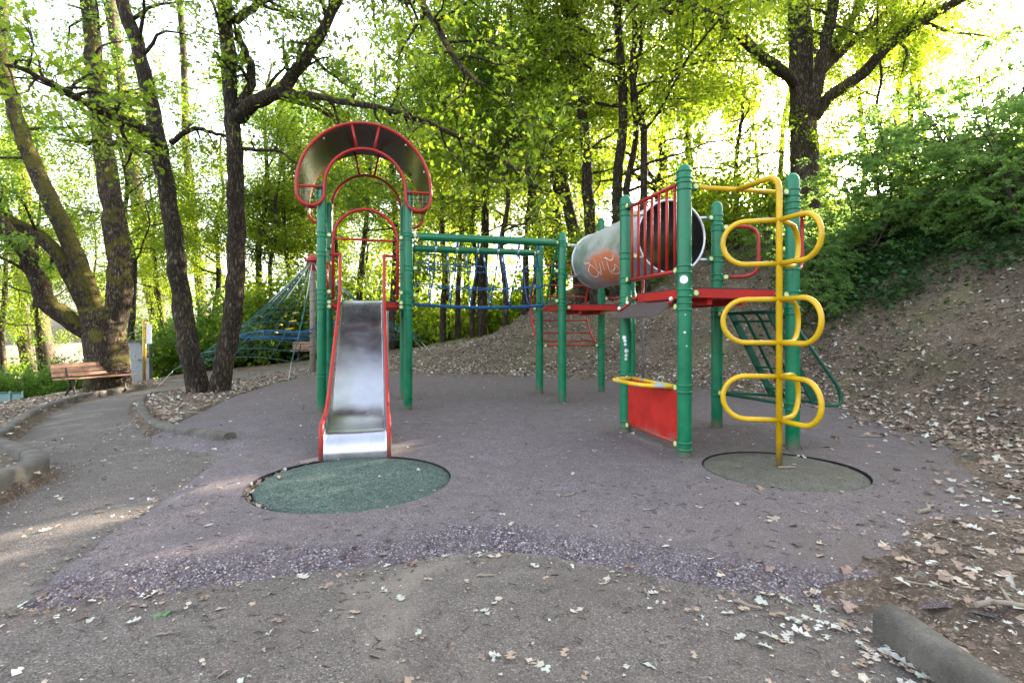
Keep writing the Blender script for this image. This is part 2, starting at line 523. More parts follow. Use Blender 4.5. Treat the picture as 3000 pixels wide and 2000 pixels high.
M['pad'] = m_granule('rubber_pad', [(0, (.054, .043, .048)), (.22, (.098, .080, .087)), (.6, (.138, .116, .124)), (.9, (.178, .155, .162)), (1, (.28, .255, .26))], 175, (.112, .094, .095), .55,
                     [(0, (.030, .024, .029)), (.34, (.072, .056, .068)), (.62, (.125, .104, .116)), (.84, (.20, .175, .19)), (.95, (.34, .32, .33))], ((.19, .152, .118), .62))
M['asphalt'] = m_granule('old_asphalt', [(0, (.038, .032, .028)), (.14, (.082, .071, .064)), (.5, (.112, .097, .089)), (.88, (.150, .133, .122)), (1, (.26, .24, .22))], 175, (.092, .077, .067), .55, None, ((.215, .188, .158), .53))
M['greenmat'] = m_granule('green_rubber', [(0, (.014, .026, .023)), (.35, (.042, .072, .060)), (.7, (.066, .102, .086)), (1, (.15, .19, .165))], 130, (.06, .082, .07), .35)
M['greymat'] = m_granule('grey_green_rubber', [(0, (.045, .047, .038)), (.4, (.088, .088, .072)), (.8, (.118, .118, .096)), (1, (.19, .19, .16))], 140, (.085, .075, .058), .65)
M['blackgap'] = plain('black_underlay', (.008, .008, .008), .95)
M['kerb'] = m_kerb()
M['litter'] = m_litter()
M['bark'] = m_bark('dark_bark', .78, .10, .40)
M['barkmoss'] = m_bark('mossy_bark', .95, .50, .75)
M['barkgrey'] = m_bark('grey_bark', 1.05, .15, .4)
M['twig'] = plain('twig_bark', (.045, .034, .024), .9)
M['twigpale'] = plain('dead_twig', (.22, .18, .14), .9)
M['leaf'] = m_leaf('oak_leaf', (.040, .085, .008), (.085, .14, .014), (.20, .33, .014), (.50, .59, .035), .57)
M['leafcool'] = m_leaf('shade_leaf', (.034, .085, .016), (.07, .13, .026), (.13, .30, .03), (.32, .48, .05), .54)
M['shrub'] = m_leaf('acacia_leaf', (.045, .105, .034), (.09, .165, .05), (.18, .36, .07), (.40, .56, .10), .55)
M['ivy'] = m_leaf('ivy_leaf', (.014, .048, .015), (.035, .085, .022), (.03, .10, .02), (.08, .18, .03), .3)
M['grass'] = m_leaf('grass_blade', (.05, .085, .018), (.14, .16, .05), (.1, .2, .03), (.25, .3, .06), .35)
M['wall'] = plain('render_wall', (.24, .25, .26), .9)
M['fence'] = plain('teal_fence', (.12, .22, .21), .6)
# ------------------------------------------------------------------ ground sheets
def D(px, py, off=0.0):
    p = drop(px, py, off); return (p.x, p.y)

ASO = -.085                                         # asphalt lies this far below the pad
front = [D(*q, ASO) for q in ((40, 1800), (300, 1768), (600, 1735), (900, 1694), (1200, 1654), (1350, 1632), (1450, 1624), (1560, 1630),
                              (1750, 1665), (1950, 1702), (2150, 1738), (2350, 1765), (2580, 1795))]
left_edge = [D(*q) for q in ((655, 1312), (440, 1281))]
PAD = front + [(1.9, 2.1), (2.6, 2.4), (3.2, 3.0), (4.2, 4.2), (5.0, 6.0), (5.3, 7.6), (5.0, 9.0), (3.6, 12.3), (0, 13.6), (-2.4, 14.2), (-5.5, 16.5)] + \
      [D(880, 1105), D(800, 1124), D(690, 1160), D(620, 1190), D(530, 1236)] + left_edge[::-1]
PADA = np.array(PAD)
FRONT = np.array(front)
LEFT = np.array([left_edge[1], left_edge[0], front[0]])
kerb_a = [D(*q, ASO) for q in ((-260, 1620), (0, 1473), (146, 1404), (126, 1372), (0, 1325), (-60, 1300))]
kerb_b = [D(*q, ASO) for q in ((-60, 1318), (20, 1300), (57, 1266), (120, 1216), (220, 1180), (345, 1153), (430, 1140))]
ISL = [D(*q, ASO) for q in ((655, 1314), (550, 1300), (450, 1277), (408, 1245), (396, 1205), (405, 1180), (440, 1166), (520, 1155), (600, 1140), (700, 1120), (790, 1112))] + \
      [D(880, 1107), D(800, 1128), D(690, 1164), D(620, 1194), D(530, 1240)]
ISLA = np.array(ISL)
ASPH = [(-3.2, -3), (-3.4, 1.2)] + kerb_a[1:] + kerb_b[1:] + [D(*q, ASO) for q in ((470, 1124), (500, 1100), (560, 1085))] + \
       [(-14, 21.5), (-8, 23.5), (-4, 21.5), (-2.5, 16), (-2.4, 13), (3.5, 11), (4, 6), (2.9, 3), (1.50, 2.2), (1.51, 1.5), (1.56, -3)]
ASPHA = np.array(ASPH)

def sheet(name, poly, zf, mat, step, holes=(), wear=None, near=None, loc_edge=.10):
    def dens(pl, closed=True):
        out = []
        for i in range(len(pl)):
            a = np.array(pl[i]); b = np.array(pl[(i + 1) % len(pl)])
            k = max(1, int(np.hypot(*(b - a)) / loc_edge))
            for j in range(k): out.append(a + (b - a) * j / k)
        return out
    rings = [dens(poly)] + [dens(h) for h in holes]
    verts, edges = [], []
    for r in rings:
        s = len(verts)
        for i, p in enumerate(r):
            verts.append(Vector((p[0], p[1]))); edges.append((s + i, s + (i + 1) % len(r)))
    pa = np.array(poly)
    x0, y0 = pa.min(0); x1, y1 = pa.max(0)
    def grid(st, lim=None):
        gx, gy = np.meshgrid(np.arange(x0, x1, st), np.arange(y0, y1, st))
        gx = gx.ravel() + np.random.RandomState(3).uniform(-.2, .2, gx.size) * st; gy = gy.ravel()
        m = inside_poly(gx, gy, pa) & (line_dist(gx, gy, pa, closed=True) > st * .5)
        for h in holes:
            ha = np.array(h); m &= ~inside_poly(gx, gy, ha) & (line_dist(gx, gy, ha, closed=True) > st * .5)
        if lim is not None: m &= lim(gx, gy)
        return gx[m], gy[m]
    if near:
        a, b = grid(near[0], near[1]); c, d = grid(step, lambda x, y: ~near[1](x, y))
        gx = np.concatenate([a, c]); gy = np.concatenate([b, d])
    else: gx, gy = grid(step)
    verts += [Vector((a, b)) for a, b in zip(gx, gy)]
    V, E, F, _, _, _ = delaunay_2d_cdt(verts, edges, [], 0, 1e-5)
    vx = np.array([v.x for v in V]); vy = np.array([v.y for v in V])
    FA_ = np.array([f for f in F if len(f) == 3])
    cx = vx[FA_].mean(1); cy = vy[FA_].mean(1)
    k = inside_poly(cx, cy, pa)
    for h in holes: k &= ~inside_poly(cx, cy, np.array(h))
    FA_ = FA_[k]
    z = zf(vx, vy)
    me = bpy.data.meshes.new(name)
    me.from_pydata(np.stack([vx, vy, z], 1).tolist(), [], FA_.tolist())
    me.materials.append(mat)
    me.polygons.foreach_set('use_smooth', [True] * len(me.polygons))
    if wear is not None:
        at_ = me.attributes.new('wear', 'FLOAT', 'POINT'); at_.data.foreach_set('value', wear(vx, vy).astype(np.float32))
        at_ = me.attributes.new('dirt', 'FLOAT', 'POINT'); at_.data.foreach_set('value', pad_dirt(vx, vy).astype(np.float32))
    me.update()
    o = link_mesh(name, me)
    return o

def sstep(a, b, x):
    t = np.clip((x - a) / (b - a), 0, 1); return t * t * (3 - 2 * t)

def circle(c, r, n=48, a0=0):
    return [(c[0] + r * math.cos(a0 + 2 * PI * i / n), c[1] + r * math.sin(a0 + 2 * PI * i / n)) for i in range(n)]

H1C, H1R = (-1.195, 4.0), .732
H2C, H2R = (2.18, 4.30), .61

def pad_z(x, y):
    dfr = line_dist(x, y, FRONT); dl = line_dist(x, y, LEFT)
    z = base(x, y) - .092 * (1 - sstep(0, .24, dfr))
    z = np.minimum(z, base(x, y) - .083 * (1 - sstep(0, .06, dl)))
    return z + .006 * lumps(x, y, 1.6, 2) * sstep(.1, .5, dfr)

def pad_dirt(x, y):
    d = np.zeros(x.shape)
    for px_, py_, r, k in ((1.54, 4.74, .3, .7), (2.65, 5.03, .45, .9), (1.25, 5.86, .35, .7), (2.37, 6.14, .5, .9), (2.1, 5.2, .5, .8), (.76, 8.1, .3, .5), (-2.58, 7.22, .3, .5), (-1.47, 7.5, .3, .5), (.5, 9.2, .3, .5), (2.3, 2.9, .5, .8), (1.8, 2.4, .4, .8)):
        d = np.maximum(d, k * np.exp(-((x - px_) ** 2 + (y - py_) ** 2) / r ** 2))
    dfoot, _ = line_dist(x, y, FA[:, :2], FA[:, 2])
    return np.clip(np.maximum(d, .85 * np.exp(-dfoot / .6)) + .35 * sstep(6.5, 10, y), 0, 1)

def pad_wear(x, y):
    dfr = line_dist(x, y, FRONT)
    return (1 - sstep(.13, .30, dfr + .05 * lumps(x, y, 5, 1)))

pad = sheet('rubber_safety_surface', PAD, pad_z, M['pad'], .2, [circle(H1C, H1R), circle(H2C, H2R)], pad_wear,
            (.075, lambda x, y: (y < 3.2) & (x > -2.4)), .07)
tag(pad, 'purple grey rubber granule play surface with sloping worn front edge', None, None, 'structure')
asphalt = sheet('asphalt_path', ASPH, lambda x, y: base(x, y) + ASO + .004 * lumps(x, y, 2.1, 3), M['asphalt'], .3)
tag(asphalt, 'grey brown asphalt path round the play surface', None, None, 'structure')

def soil_z(x, y):
    inP = inside_poly(x, y, PADA); inB = inside_poly(x, y, ASPHA); inI = inside_poly(x, y, ISLA)
    inA = (inB & ~inI) | inP
    dA = line_dist(x, y, ASPHA, closed=True); dP = line_dist(x, y, PADA, closed=True); dI = line_dist(x, y, ISLA, closed=True)
    dAI = np.where(inB & ~inI, np.minimum(dA, dI), 0)
    de = np.maximum(np.where(inP, dP, 0), dAI)
    z = base(x, y)
    # earth creeps over the rim of the surface towards the bank, elsewhere the kerbs hold it
    dfoot, _ = line_dist(x, y, FA[:, :2], FA[:, 2])
    inh = inside_poly(x, y, HILL_POLY)
    creep = .010 + .026 * lumps(x, y, 2.3, 5) + .012 * lumps(x, y, 7, 2)
    zr = z + np.where(inh, .012 + creep + np.minimum(dfoot, 1) * .05, creep - np.minimum(dfoot, 3) * .09)
    zr = np.where(~inh & ~inP, z + ASO + .22 * creep - dfoot * .05 + .001, zr)
    rim = inP & (y < 3.3) & (x < 3)
    zr = np.where(rim, pad_z(x, y) + np.where(inh, .006 + .5 * creep + np.minimum(dfoot, .5) * .03, .3 * creep - .03 * dfoot), zr)
    low_end = inh & (y < 2.75) & ~inP
    zr = np.where(low_end, z + ASO * (1 - sstep(0, .45, dfoot)) + .5 * creep, zr)
    zr = np.where(~inh & inA & (dfoot > .7), z - .2, zr)
    zl = z + .02 + .02 * lumps(x, y, 3.1, 4) - sstep(0, .12, de) * .2
    w = sstep(-5.0, -3.5, x) * np.where(inh | (dfoot < .7), 1, 0)
    zz = w * zr + (1 - w) * zl
    zz = np.where((x > 1.50) & (y < 2.0), z - .01 + .01 * lumps(x, y, 5, 1), zz)
    zz = np.where((x <= 1.50) & (y < 2.2) & inA, z - .2, zz)
    return zz

def axis(lo, a, b, hi, st, gr=1.13):
    mid = list(np.arange(a, b, st)); up = []; s = st; v = b
    while v < hi: up.append(v); s *= gr; v += s
    dn = []; s = st; v = a - st
    while v > lo: dn.append(v); s *= gr; v -= s
    return np.array(dn[::-1] + mid + up + [hi])

gx = axis(-170, -6, 7.5, 200, .09); gy = axis(-12, 1.2, 14, 300, .09)
X, Y = np.meshgrid(gx, gy)
Z = soil_z(X.ravel(), Y.ravel())
nx, ny = len(gx), len(gy)
ii = np.arange(nx * ny).reshape(ny, nx)
faces = np.stack([ii[:-1, :-1], ii[:-1, 1:], ii[1:, 1:], ii[1:, :-1]], -1).reshape(-1, 4)
me = bpy.data.meshes.new('ground')
me.vertices.add(nx * ny); me.vertices.foreach_set('co', np.stack([X.ravel(), Y.ravel(), Z], 1).ravel().astype(np.float32))
me.loops.add(faces.size); me.loops.foreach_set('vertex_index', faces.ravel().astype(np.int32))
me.polygons.add(len(faces)); me.polygons.foreach_set('loop_start', (np.arange(len(faces)) * 4).astype(np.int32))
me.polygons.foreach_set('use_smooth', np.ones(len(faces), bool))
me.update(); me.validate()
me.materials.append(M['soil'])
tag(link_mesh('ground', me), 'leaf covered earth rising to a wooded bank', None, None, 'structure')

def surf_z(x, y):
    """height of whatever surface shows at (x, y)"""
    x = np.asarray(x, float); y = np.asarray(y, float)
    z = soil_z(x, y)
    z = np.maximum(z, np.where(inside_poly(x, y, ASPHA), base(x, y) + ASO, -99))
    inp = inside_poly(x, y, PADA)
    if inp.any(): z = np.maximum(z, np.where(inp, pad_z(x, y), -99))
    return z

# pits and mats
def mat_thing(c_hole, r_hole, c, r, tilt, mname, matname, label, dome):
    pit = MB()
    pit.lathe([(r_hole + .004, -.001), (r_hole - .002, -.075), (.001, -.075)], (c_hole[0], c_hole[1], 0), 56)
    po = pit.build(mname + '_pit', M['blackgap']); tag(po, 'shallow black pit in the rubber surface under the ' + matname, 'pit')
    mb = MB()
    prof = [(r, -.06), (r, -.012), (r - .012, -.002), (r * .75, dome * .6), (r * .4, dome), (.001, dome)]
    mb.lathe(prof, (0, 0, 0), 64)
    o = mb.build(mname, M['greymat' if 'grey' in label else 'greenmat'], None, (c[0], c[1], -.010))
    o.rotation_euler = tilt
    tag(o, label, 'mat')
    return o
mat_thing(H1C, H1R, (-1.166, 4.008), .706, (math.radians(.3), math.radians(.5), 0), 'round_mat', 'slide end mat',
          'round green rubber mat sunk in the surface at the foot of the slide', .006)
mat_thing(H2C, H2R, (2.184, 4.308), .602, (math.radians(.2), math.radians(.2), 0), 'round_mat', 'pole mat',
          'round grey green rubber mat at the foot of the yellow loop pole', .008)

# kerbs
def ground_line(pts, off, step=.12):
    out = []
    for i in range(len(pts) - 1):
        a = np.array(pts[i]); b = np.array(pts[i + 1]); k = max(1, int(np.hypot(*(b - a)) / step))
        for j in range(k): out.append(a + (b - a) * j / k)
    out.append(np.array(pts[-1]))
    return [(p[0], p[1], base1(p[0], p[1]) + off) for p in out]

def smooth_line(pts, it=2):
    pts = [np.array(p) for p in pts]
    for _ in range(it):
        q = [pts[0]]
        for i in range(len(pts) - 1):
            q += [pts[i] * .75 + pts[i + 1] * .25, pts[i] * .25 + pts[i + 1] * .75]
        q.append(pts[-1]); pts = q
    return pts

def kerb(pts, w, h, label, seglen=1.0, sm=2, side=1, grp=None):
    pts = smooth_line(pts, sm)
    line = ground_line(pts, ASO, .06)
    prof = [(0, -.2), (0, h - .035), (side * .010, h - .014), (side * .035, h), (side * (w - .035), h), (side * (w - .008), h - .014), (side * w, h - .035), (side * w, -.2)]
    if side < 0: prof = prof[::-1]
    root = empty('kerb', line[0])
    k = int(seglen / .06); n = 0
    for s in range(0, len(line) - 1, k):
        seg = line[s:s + k + 1]
        if len(seg) < 2: break
        a, b = Vector(seg[0]), Vector(seg[-1])
        d0 = (Vector(seg[1]) - a).normalized() * .003; d1 = (b - Vector(seg[-2])).normalized() * .003
        seg = [tuple(a + d0)] + seg[1:-1] + [tuple(b - d1)]
        o = MB().sweep(prof, seg).build('kerb_stone', M['kerb'], root, -Vector(line[0])); n += 1
    tag(root, label, 'kerb', grp)
    return root
kerb(kerb_a[0:3], .16, .20, 'low concrete kerb running off the left edge of the frame beside the near path', .9, 0, -1)
kerb(kerb_a[2:5][::-1], .16, .20, 'short return of the kerb behind the near left corner', .9, 0, 1)
kerb(kerb_b, .15, .165, 'long curved concrete kerb along the path below the slatted bench', 1.0, 2, -1)
kerb(ISL[0:8], .14, .155, 'curved concrete kerb round the earth island of the twin trunked tree', 1.0, 2, 1)
kerb([(1.565, 2.13), (1.59, 1.75), (1.63, 1.2), (1.67, .6)], .13, .12, 'rounded concrete kerb in the near right corner beside bare earth', 2.0, 1, 1)

# ------------------------------------------------------------------ the climbing frame
TH = math.radians(14.4)
U = Vector((math.cos(TH), math.sin(TH), 0)); Vv = Vector((-math.sin(TH), math.cos(TH), 0)); UP = Vector((0, 0, 1))
SIDE = 1.15
R0 = Vector((.2, 6.9, 0))
frame = tag(empty('climbing_frame', R0), 'green red and yellow climbing frame with steel slide, rope bridge and tube tunnel', 'play structure')
L0 = -R0
def P3(v, z): return Vector((v.x, v.y, z))
A = Vector((1.536, 4.744, 0)); B = A + U * SIDE; C = A + Vv * SIDE; Dp = A + U * SIDE + Vv * SIDE
M1 = Vector((.763, 8.095, 0)); M2 = M1 + Vv * SIDE; M4 = M1 + U * SIDE; M3 = M2 + U * SIDE
L1 = Vector((-2.58, 7.22, 0)); R1 = L1 + U * SIDE; L2 = L1 + Vv * SIDE; R2 = R1 + Vv * SIDE
PR = .0625

cb = MB()
for z in (-.03, .03):
    cb.lathe([(PR - .004, z - .012), (PR + .007, z - .008), (PR + .007, z + .008), (PR - .004, z + .012)], (0, 0, 0), 20)
cb.lathe([(PR + .001, -.03), (PR + .001, .03)], (0, 0, 0), 20)
bx = MB(); 
cb.box((PR + .03, 0, 0), (.07, .058, .056)); cb.box((PR + .03, 0, 0), (.058, .064, .044))
for s in (-1, 1):
    b0 = len(cb.v)
    for k, yy in ((.025, .0322), (.022, .0382)):
        for j in range(12):
            a = 2 * PI * j / 12
            cb.v.append((PR + .035 + k * math.cos(a), s * yy, k * math.sin(a)))
    for j in range(12): cb.face((b0 + j, b0 + (j + 1) % 12, b0 + 12 + (j + 1) % 12, b0 + 12 + j), 1)
    cb.face([b0 + 12 + j for j in range(12)], 1)
CLAMP = cb.mesh('clamp', [M['green'], M['cap']])

def post(p, h, clamps, label=None):
    mb = MB(); prof = [(PR, -.25)]
    prof += [(PR, z) for z in np.linspace(0, h - .075, 4)]
    for i in range(1, 7):
        a = PI / 2 * i / 6; prof.append((max(.0008, PR * math.cos(a)), h - .075 + .075 * math.sin(a)))
    mb.lathe(prof, (p.x, p.y, 0), 28)
    o = mb.build('post', M['green'], frame, L0)
    for z, d in clamps:
        c = link_mesh('clamp', CLAMP, o, (p.x, p.y, z)); c.rotation_euler = (0, 0, math.atan2(d.y, d.x))
    if label: o['label'] = label
    return o
nU, nV = -U, -Vv
pA = post(A, 2.6, [(2.50, Vv), (2.40, U), (1.66, Vv), (1.45, U), (1.33, Vv), (.60, Vv), (.09, Vv)])
post(B, 2.6, [(2.41, nU), (1.45, nU), (1.72, Vv + U * 1.3), (2.29, Vv + U * 1.3), (1.30, Vv), (.40, Vv)])
pC = post(C, 2.6, [(2.46, nV), (2.40, U), (1.93, U), (1.66, nV), (1.45, nV), (1.36, nV), (.60, nV), (.09, nV)])
post(Dp, 2.6, [(2.40, nU), (1.93, nU), (2.29, U - Vv * .7), (1.72, U - Vv * .7), (1.30, nV), (.40, nV)])
post(M1, 2.6, [(2.43, nU), (2.40, U), (1.92, U), (2.0, nU), (1.55, nU), (1.45, U)])
post(M2, 2.6, [(2.43, nU), (1.85, nU), (1.47, nU), (.83, U)])
post(M3, 3.1, [(1.66, U - Vv * .7), (2.25, U - Vv * .7), (.83, nU)])
post(M4, 2.6, [(2.40, nU), (1.92, nU), (1.66, Vv + U * 1.3), (1.45, nU)])
post(L1, 3.11, [(2.40, U), (2.14, Vv), (1.63, U), (1.49, U), (1.43, U), (.50, Vv)])
post(R1, 3.11, [(2.40, nU), (2.44, U), (1.98, U), (1.63, nU), (1.60, U), (1.49, nU), (1.43, nU)])
post(L2, 3.11, [(2.40, nV), (2.14, nV), (1.63, nV), (.6, nV)])
post(R2, 3.11, [(2.43, U), (1.98, U), (1.60, U)])

# round white sticker and bare chips on the posts
def disc_on_post(p, z, r, ang, mat, parent, name, petals=0):
    mb = MB(); b0 = 0; n = 40
    d = Vector((math.cos(ang), math.sin(ang), 0)); s = Vector((-d.y, d.x, 0))
    rings = [0, .5, .85, 1.0]
    for k in rings:
        for j in range(n):
            a = 2 * PI * j / n; rr = r * k
            if petals and k == 1.0: rr *= 1 + .04 * math.cos(petals * a)
            w = rr * math.cos(a) / PR
            q = P3(p, z + rr * math.sin(a)) + (d * math.cos(w) + s * math.sin(w)) * (PR + .0016)
            mb.v.append(tuple(q))
    for i in range(len(rings) - 1):
        for j in range(n): mb.face((i * n + j, i * n + (j + 1) % n, (i + 1) * n + (j + 1) % n, (i + 1) * n + j), 0, True)
    return mb.build(name, mat, parent)
vdir = lambda p: math.atan2(-p.y, -p.x)
st = disc_on_post(A, 1.565, .036, vdir(A) - .08, M['white'], pA, 'sticker', 20); st['label'] = 'round white sticker'
for i, (z, da, r) in enumerate(((1.10, .05, .011), (1.255, .12, .006), (.98, .3, .007))):
    disc_on_post(A, z, r, vdir(A) + da, M['galv'], pA, 'paint_chip', 3)
for i, (z, da, r) in enumerate(((1.0, -.1, .018), (1.035, -.25, .022), (.96, -.05, .016), (.89, .15, .022), (.84, .1, .018), (.80, .05, .015))):
    disc_on_post(C, z, r, vdir(C) + da, M['galv'], pC, 'paint_chip', 3)

def platform(O, ztop):
    e = .055; ch = .115; S = SIDE
    loc = [(e + ch, e), (S - e - ch, e), (S - e, e + ch), (S - e, S - e - ch), (S - e - ch, S - e), (e + ch, S - e), (e, S - e - ch), (e, e + ch)]
    poly = [tuple((O + U * a + Vv * b).xy) for a, b in loc]
    mb = MB(); mb.prism(poly, ztop - .085, ztop - .004, 0)
    o = mb.build('platform', [M['redpanel']], frame, L0)
    loc2 = [(a + (.004 if a < S / 2 else -.004), b + (.004 if b < S / 2 else -.004)) for a, b in loc]
    MB().prism([tuple((O + U * a + Vv * b).xy) for a, b in loc2], ztop - .003, ztop + .008).build('deck_sheet', M['antislip'], o)
    rib = MB()
    for t in (.3, .62):
        rib.box(P3(O + U * (S * t) + Vv * (S / 2), ztop - .115), (.05, S - .25, .058), (U, Vv, UP))
    rib.build('support_beam', M['redpanel'], o)
    for (a, b) in ((.0, .14), (S, .14), (0, S - .14), (S, S - .14)):
        q = O + U * a + Vv * b
        pipe = MB().tube([P3(q - U * (.0) , ztop - .05), P3(q + U * (.1 if a < .5 else -.1), ztop - .05)], .019, 10).build('bracket_tube', M['red'], o)
    return o
platform(A, 1.5); platform(M1, 1.5); platform(L1, 1.5)
for p, q in ((L1, R1),):
    MB().tube([P3(p + U * .07, 1.43), P3(q - U * .07, 1.43)], .017, 10).build('cross_tube', M['red'], frame, L0)

def railing(p, q, z0, z1, n):
    d = (q - p).normalized(); a = p + d * .105; b = q - d * .105
    o = MB().tube([P3(a, z1), P3(b, z1)], .019, 12).build('railing', M['red'], frame, L0)
    MB().tube([P3(a, z0), P3(b, z0)], .019, 12).build('bottom_rail', M['red'], o)
    for i in range(n):
        c = a.lerp(b, (i + .35) / (n - .3))
        MB().tube([P3(c, z0 + .012), P3(c, z1 - .012)], .0145, 10).build('bar', M['red'], o)
    return o
railing(C, A, 1.655, 2.445, 7)
railing(L1, L2, 1.65, 2.14, 7)

# canopy over the slide tower
def canopy():
    zc, Ro, Ri = 3.05, .885, .535
    rm, rl = (Ro + Ri) / 2, (Ro - Ri) / 2
    def loop():
        pts = []
        for i in range(41): a = PI - PI * i / 40; pts.append((Ro * math.cos(a), zc + Ro * math.sin(a)))
        for i in range(1, 17): a = PI * i / 17; pts.append((rm + rl * math.cos(a), zc - .10 - rl * math.sin(a)))
        for i in range(31): a = PI * i / 30; pts.append((Ri * math.cos(a), zc + Ri * math.sin(a)))
        for i in range(1, 17): a = PI * i / 17; pts.append((-rm + rl * math.cos(a), zc - .10 - rl * math.sin(a)))
        return pts
    oF = (L1 + R1) / 2 - Vv * .085; oB = (L2 + R2) / 2 + Vv * .085
    prof = []
    for i in range(49):
        a = PI + .0 - PI * i / 48; prof.append(((Ro - .018) * math.cos(a), zc + (Ro - .018) * math.sin(a)))
    prof = [(-(Ro - .018), zc - .16)] + prof + [((Ro - .018), zc - .16)]
    mb = MB(); n = len(prof)
    for k, (o_, off) in enumerate(((oF + Vv * .02, 0), (oF.lerp(oB, .5), 0), (oB - Vv * .02, 0))):
        for s in (0, .006):
            for x, z in prof:
                l = math.hypot(x, z - zc) or 1
                mb.v.append(tuple(P3(o_ + U * (x * (1 + s / l)), z + (z - zc) * s / l)))
    for k in range(2):
        for s in range(2):
            for i in range(n - 1):
                a = (k * 2 + s) * n + i; b = ((k + 1) * 2 + s) * n + i
                mb.face((a, a + 1, b + 1, b), 0, True)
    sh = mb.build('canopy', M['roofsheet'], frame, L0); sh['label'] = 'curved dark sheet roof'
    for o_ in (oF, oB):
        fr = MB().tube([P3(o_ + U * x, z) for x, z in loop()], .0225, 12, closed=True)
        fr.build('canopy_hoop', M['red'], sh)
        st_ = MB()
        for a in (78, 102):
            c, s = math.cos(math.radians(a)), math.sin(math.radians(a))
            MB().tube([P3(o_ + U * (Ri * c), zc + Ri * s), P3(o_ + U * (Ro * c), zc + Ro * s)], .0185, 10).build('strut', M['red'], sh)
        for sg in (-1, 1):
            MB().tube([P3(o_ + U * (Ri * sg), zc - .02), P3(o_ + U * (Ro * sg), zc - .02)], .0185, 10).build('strut', M['red'], sh)
            w = MB()
            for t in np.linspace(.15, .85, 5):
                x = sg * (Ri + (Ro - Ri) * t); dz = math.sqrt(max(0, rl ** 2 - (abs(x) - rm) ** 2))
                w.tube([P3(o_ + U * x, zc - .02), P3(o_ + U * x, zc - .10 - dz)], .0016, 4)
            for z in (zc - .08, zc - .14, zc - .2):
                dx = rl if z > zc - .1 else math.sqrt(max(0, rl ** 2 - (z - zc + .1) ** 2))
                w.tube([P3(o_ + U * (sg * (rm - dx)), z), P3(o_ + U * (sg * (rm + dx)), z)], .0016, 4)
            w.build('wire_mesh', M['galv'], sh)
    for a in (20, 50, 130, 160):
        bo = MB()
        c, s = math.cos(math.radians(a)), math.sin(math.radians(a))
        q = P3(oF + Vv * .05 + U * ((Ro - .03) * c), zc + (Ro - .03) * s)
        bo.tube([q, q - Vector((U.x * c, U.y * c, s)) * .018], .014, 8)
        bo.build('bolt', M['white'], sh)
canopy()

# entry arch in front of the slide
O = (L1 + R1) / 2
arch = [P3(O - U * .43, 1.53)] + [P3(O + U * (.43 * math.cos(PI - PI * i / 24)), 2.345 + .43 * math.sin(PI * i / 24)) for i in range(25)] + [P3(O + U * .43, 1.53)]
ar = MB().tube(arch, .0225, 12).build('entry_arch', M['red'], frame, L0)
for sg in (-1, 1):
    for z in (2.40, 1.63):
        xi = .43 if z < 2.345 else math.sqrt(.43 ** 2 - (z - 2.345) ** 2)
        MB().tube([P3(O + U * (sg * xi), z), P3(O + U * (sg * .47), z)], .016, 10).build('stub', M['red'], ar)
MB().tube(fillet([P3(O - U * .42, 2.36), P3(O - U * .33 - Vv * .14, 2.33), P3(O + U * .33 - Vv * .14, 2.33), P3(O + U * .42, 2.36)], .05), .016, 10).build('grab_bar', M['red'], ar)

# slide
SO = O - U * .04
def sp(x, d, z): return P3(SO + U * x - Vv * d, z)
bed = [(-.06, 1.515), (.10, 1.512), (.17, 1.50), (.24, 1.465), (.33, 1.405)]
for i in range(1, 13): t = i / 12; bed.append((.33 + 1.62 * t, 1.405 + (.385 - 1.405) * t))
bed += [(2.04, .335), (2.13, .293), (2.22, .262), (2.32, .24), (2.44, .226), (2.56, .218), (2.64, .208), (2.70, .188), (2.745, .15), (2.77, .10), (2.78, .04), (2.78, -.05)]
hw = .268
mb = MB(); n = len(bed)
sec = [(-hw, .085), (-hw + .004, .02), (-hw + .03, .003), (0, 0), (hw - .03, .003), (hw - .004, .02), (hw, .085)]
for d, z in bed:
    lip = 1.0 if d < 2.6 else max(0, (2.78 - d) / .18)
    for x, h in sec: mb.v.append(tuple(sp(x, d, z + h * lip)))
k = len(sec)
for i in range(n - 1):
    for j in range(k - 1): mb.face((i * k + j, i * k + j + 1, (i + 1) * k + j + 1, (i + 1) * k + j), 0, True)
slide = mb.build('slide', M['steel'], frame, L0); slide['label'] = 'polished steel slide chute'
for sg in (-1, 1):
    x = sg * .287
    rail = fillet([sp(sg * .43, .0, 2.14), sp(sg * .30, .02, 2.14), sp(x, .10, 2.14), sp(x, .26, 1.55), sp(x, .36, 1.475), sp(x, 1.98, .452), sp(x, 2.22, .345), sp(x, 2.74, .29), sp(x, 2.775, .16), sp(x, 2.775, -.05)], .09, 6)
    MB().tube(rail, .0205, 12).build('side_rail', M['red'], slide)
    MB().tube(fillet([sp(sg * .30, .0, 2.14), sp(x, .02, 2.10), sp(x, .06, 1.53)], .05), .014, 8).build('handrail', M['red'], slide)

# thin steel pole frame behind the slide tower
Ob = (L2 + R2) / 2 + Vv * .55
ub = MB().tube(fillet([P3(Ob + U * .33 - Vv * .5, 1.46), P3(Ob + U * .33, 1.46), P3(Ob + U * .33, .06), P3(Ob - U * .33, .06), P3(Ob - U * .33, 1.46), P3(Ob - U * .33 - Vv * .5, 1.46)], .05), .019, 10)
ub.build('step_frame', M['galv'], frame, L0)

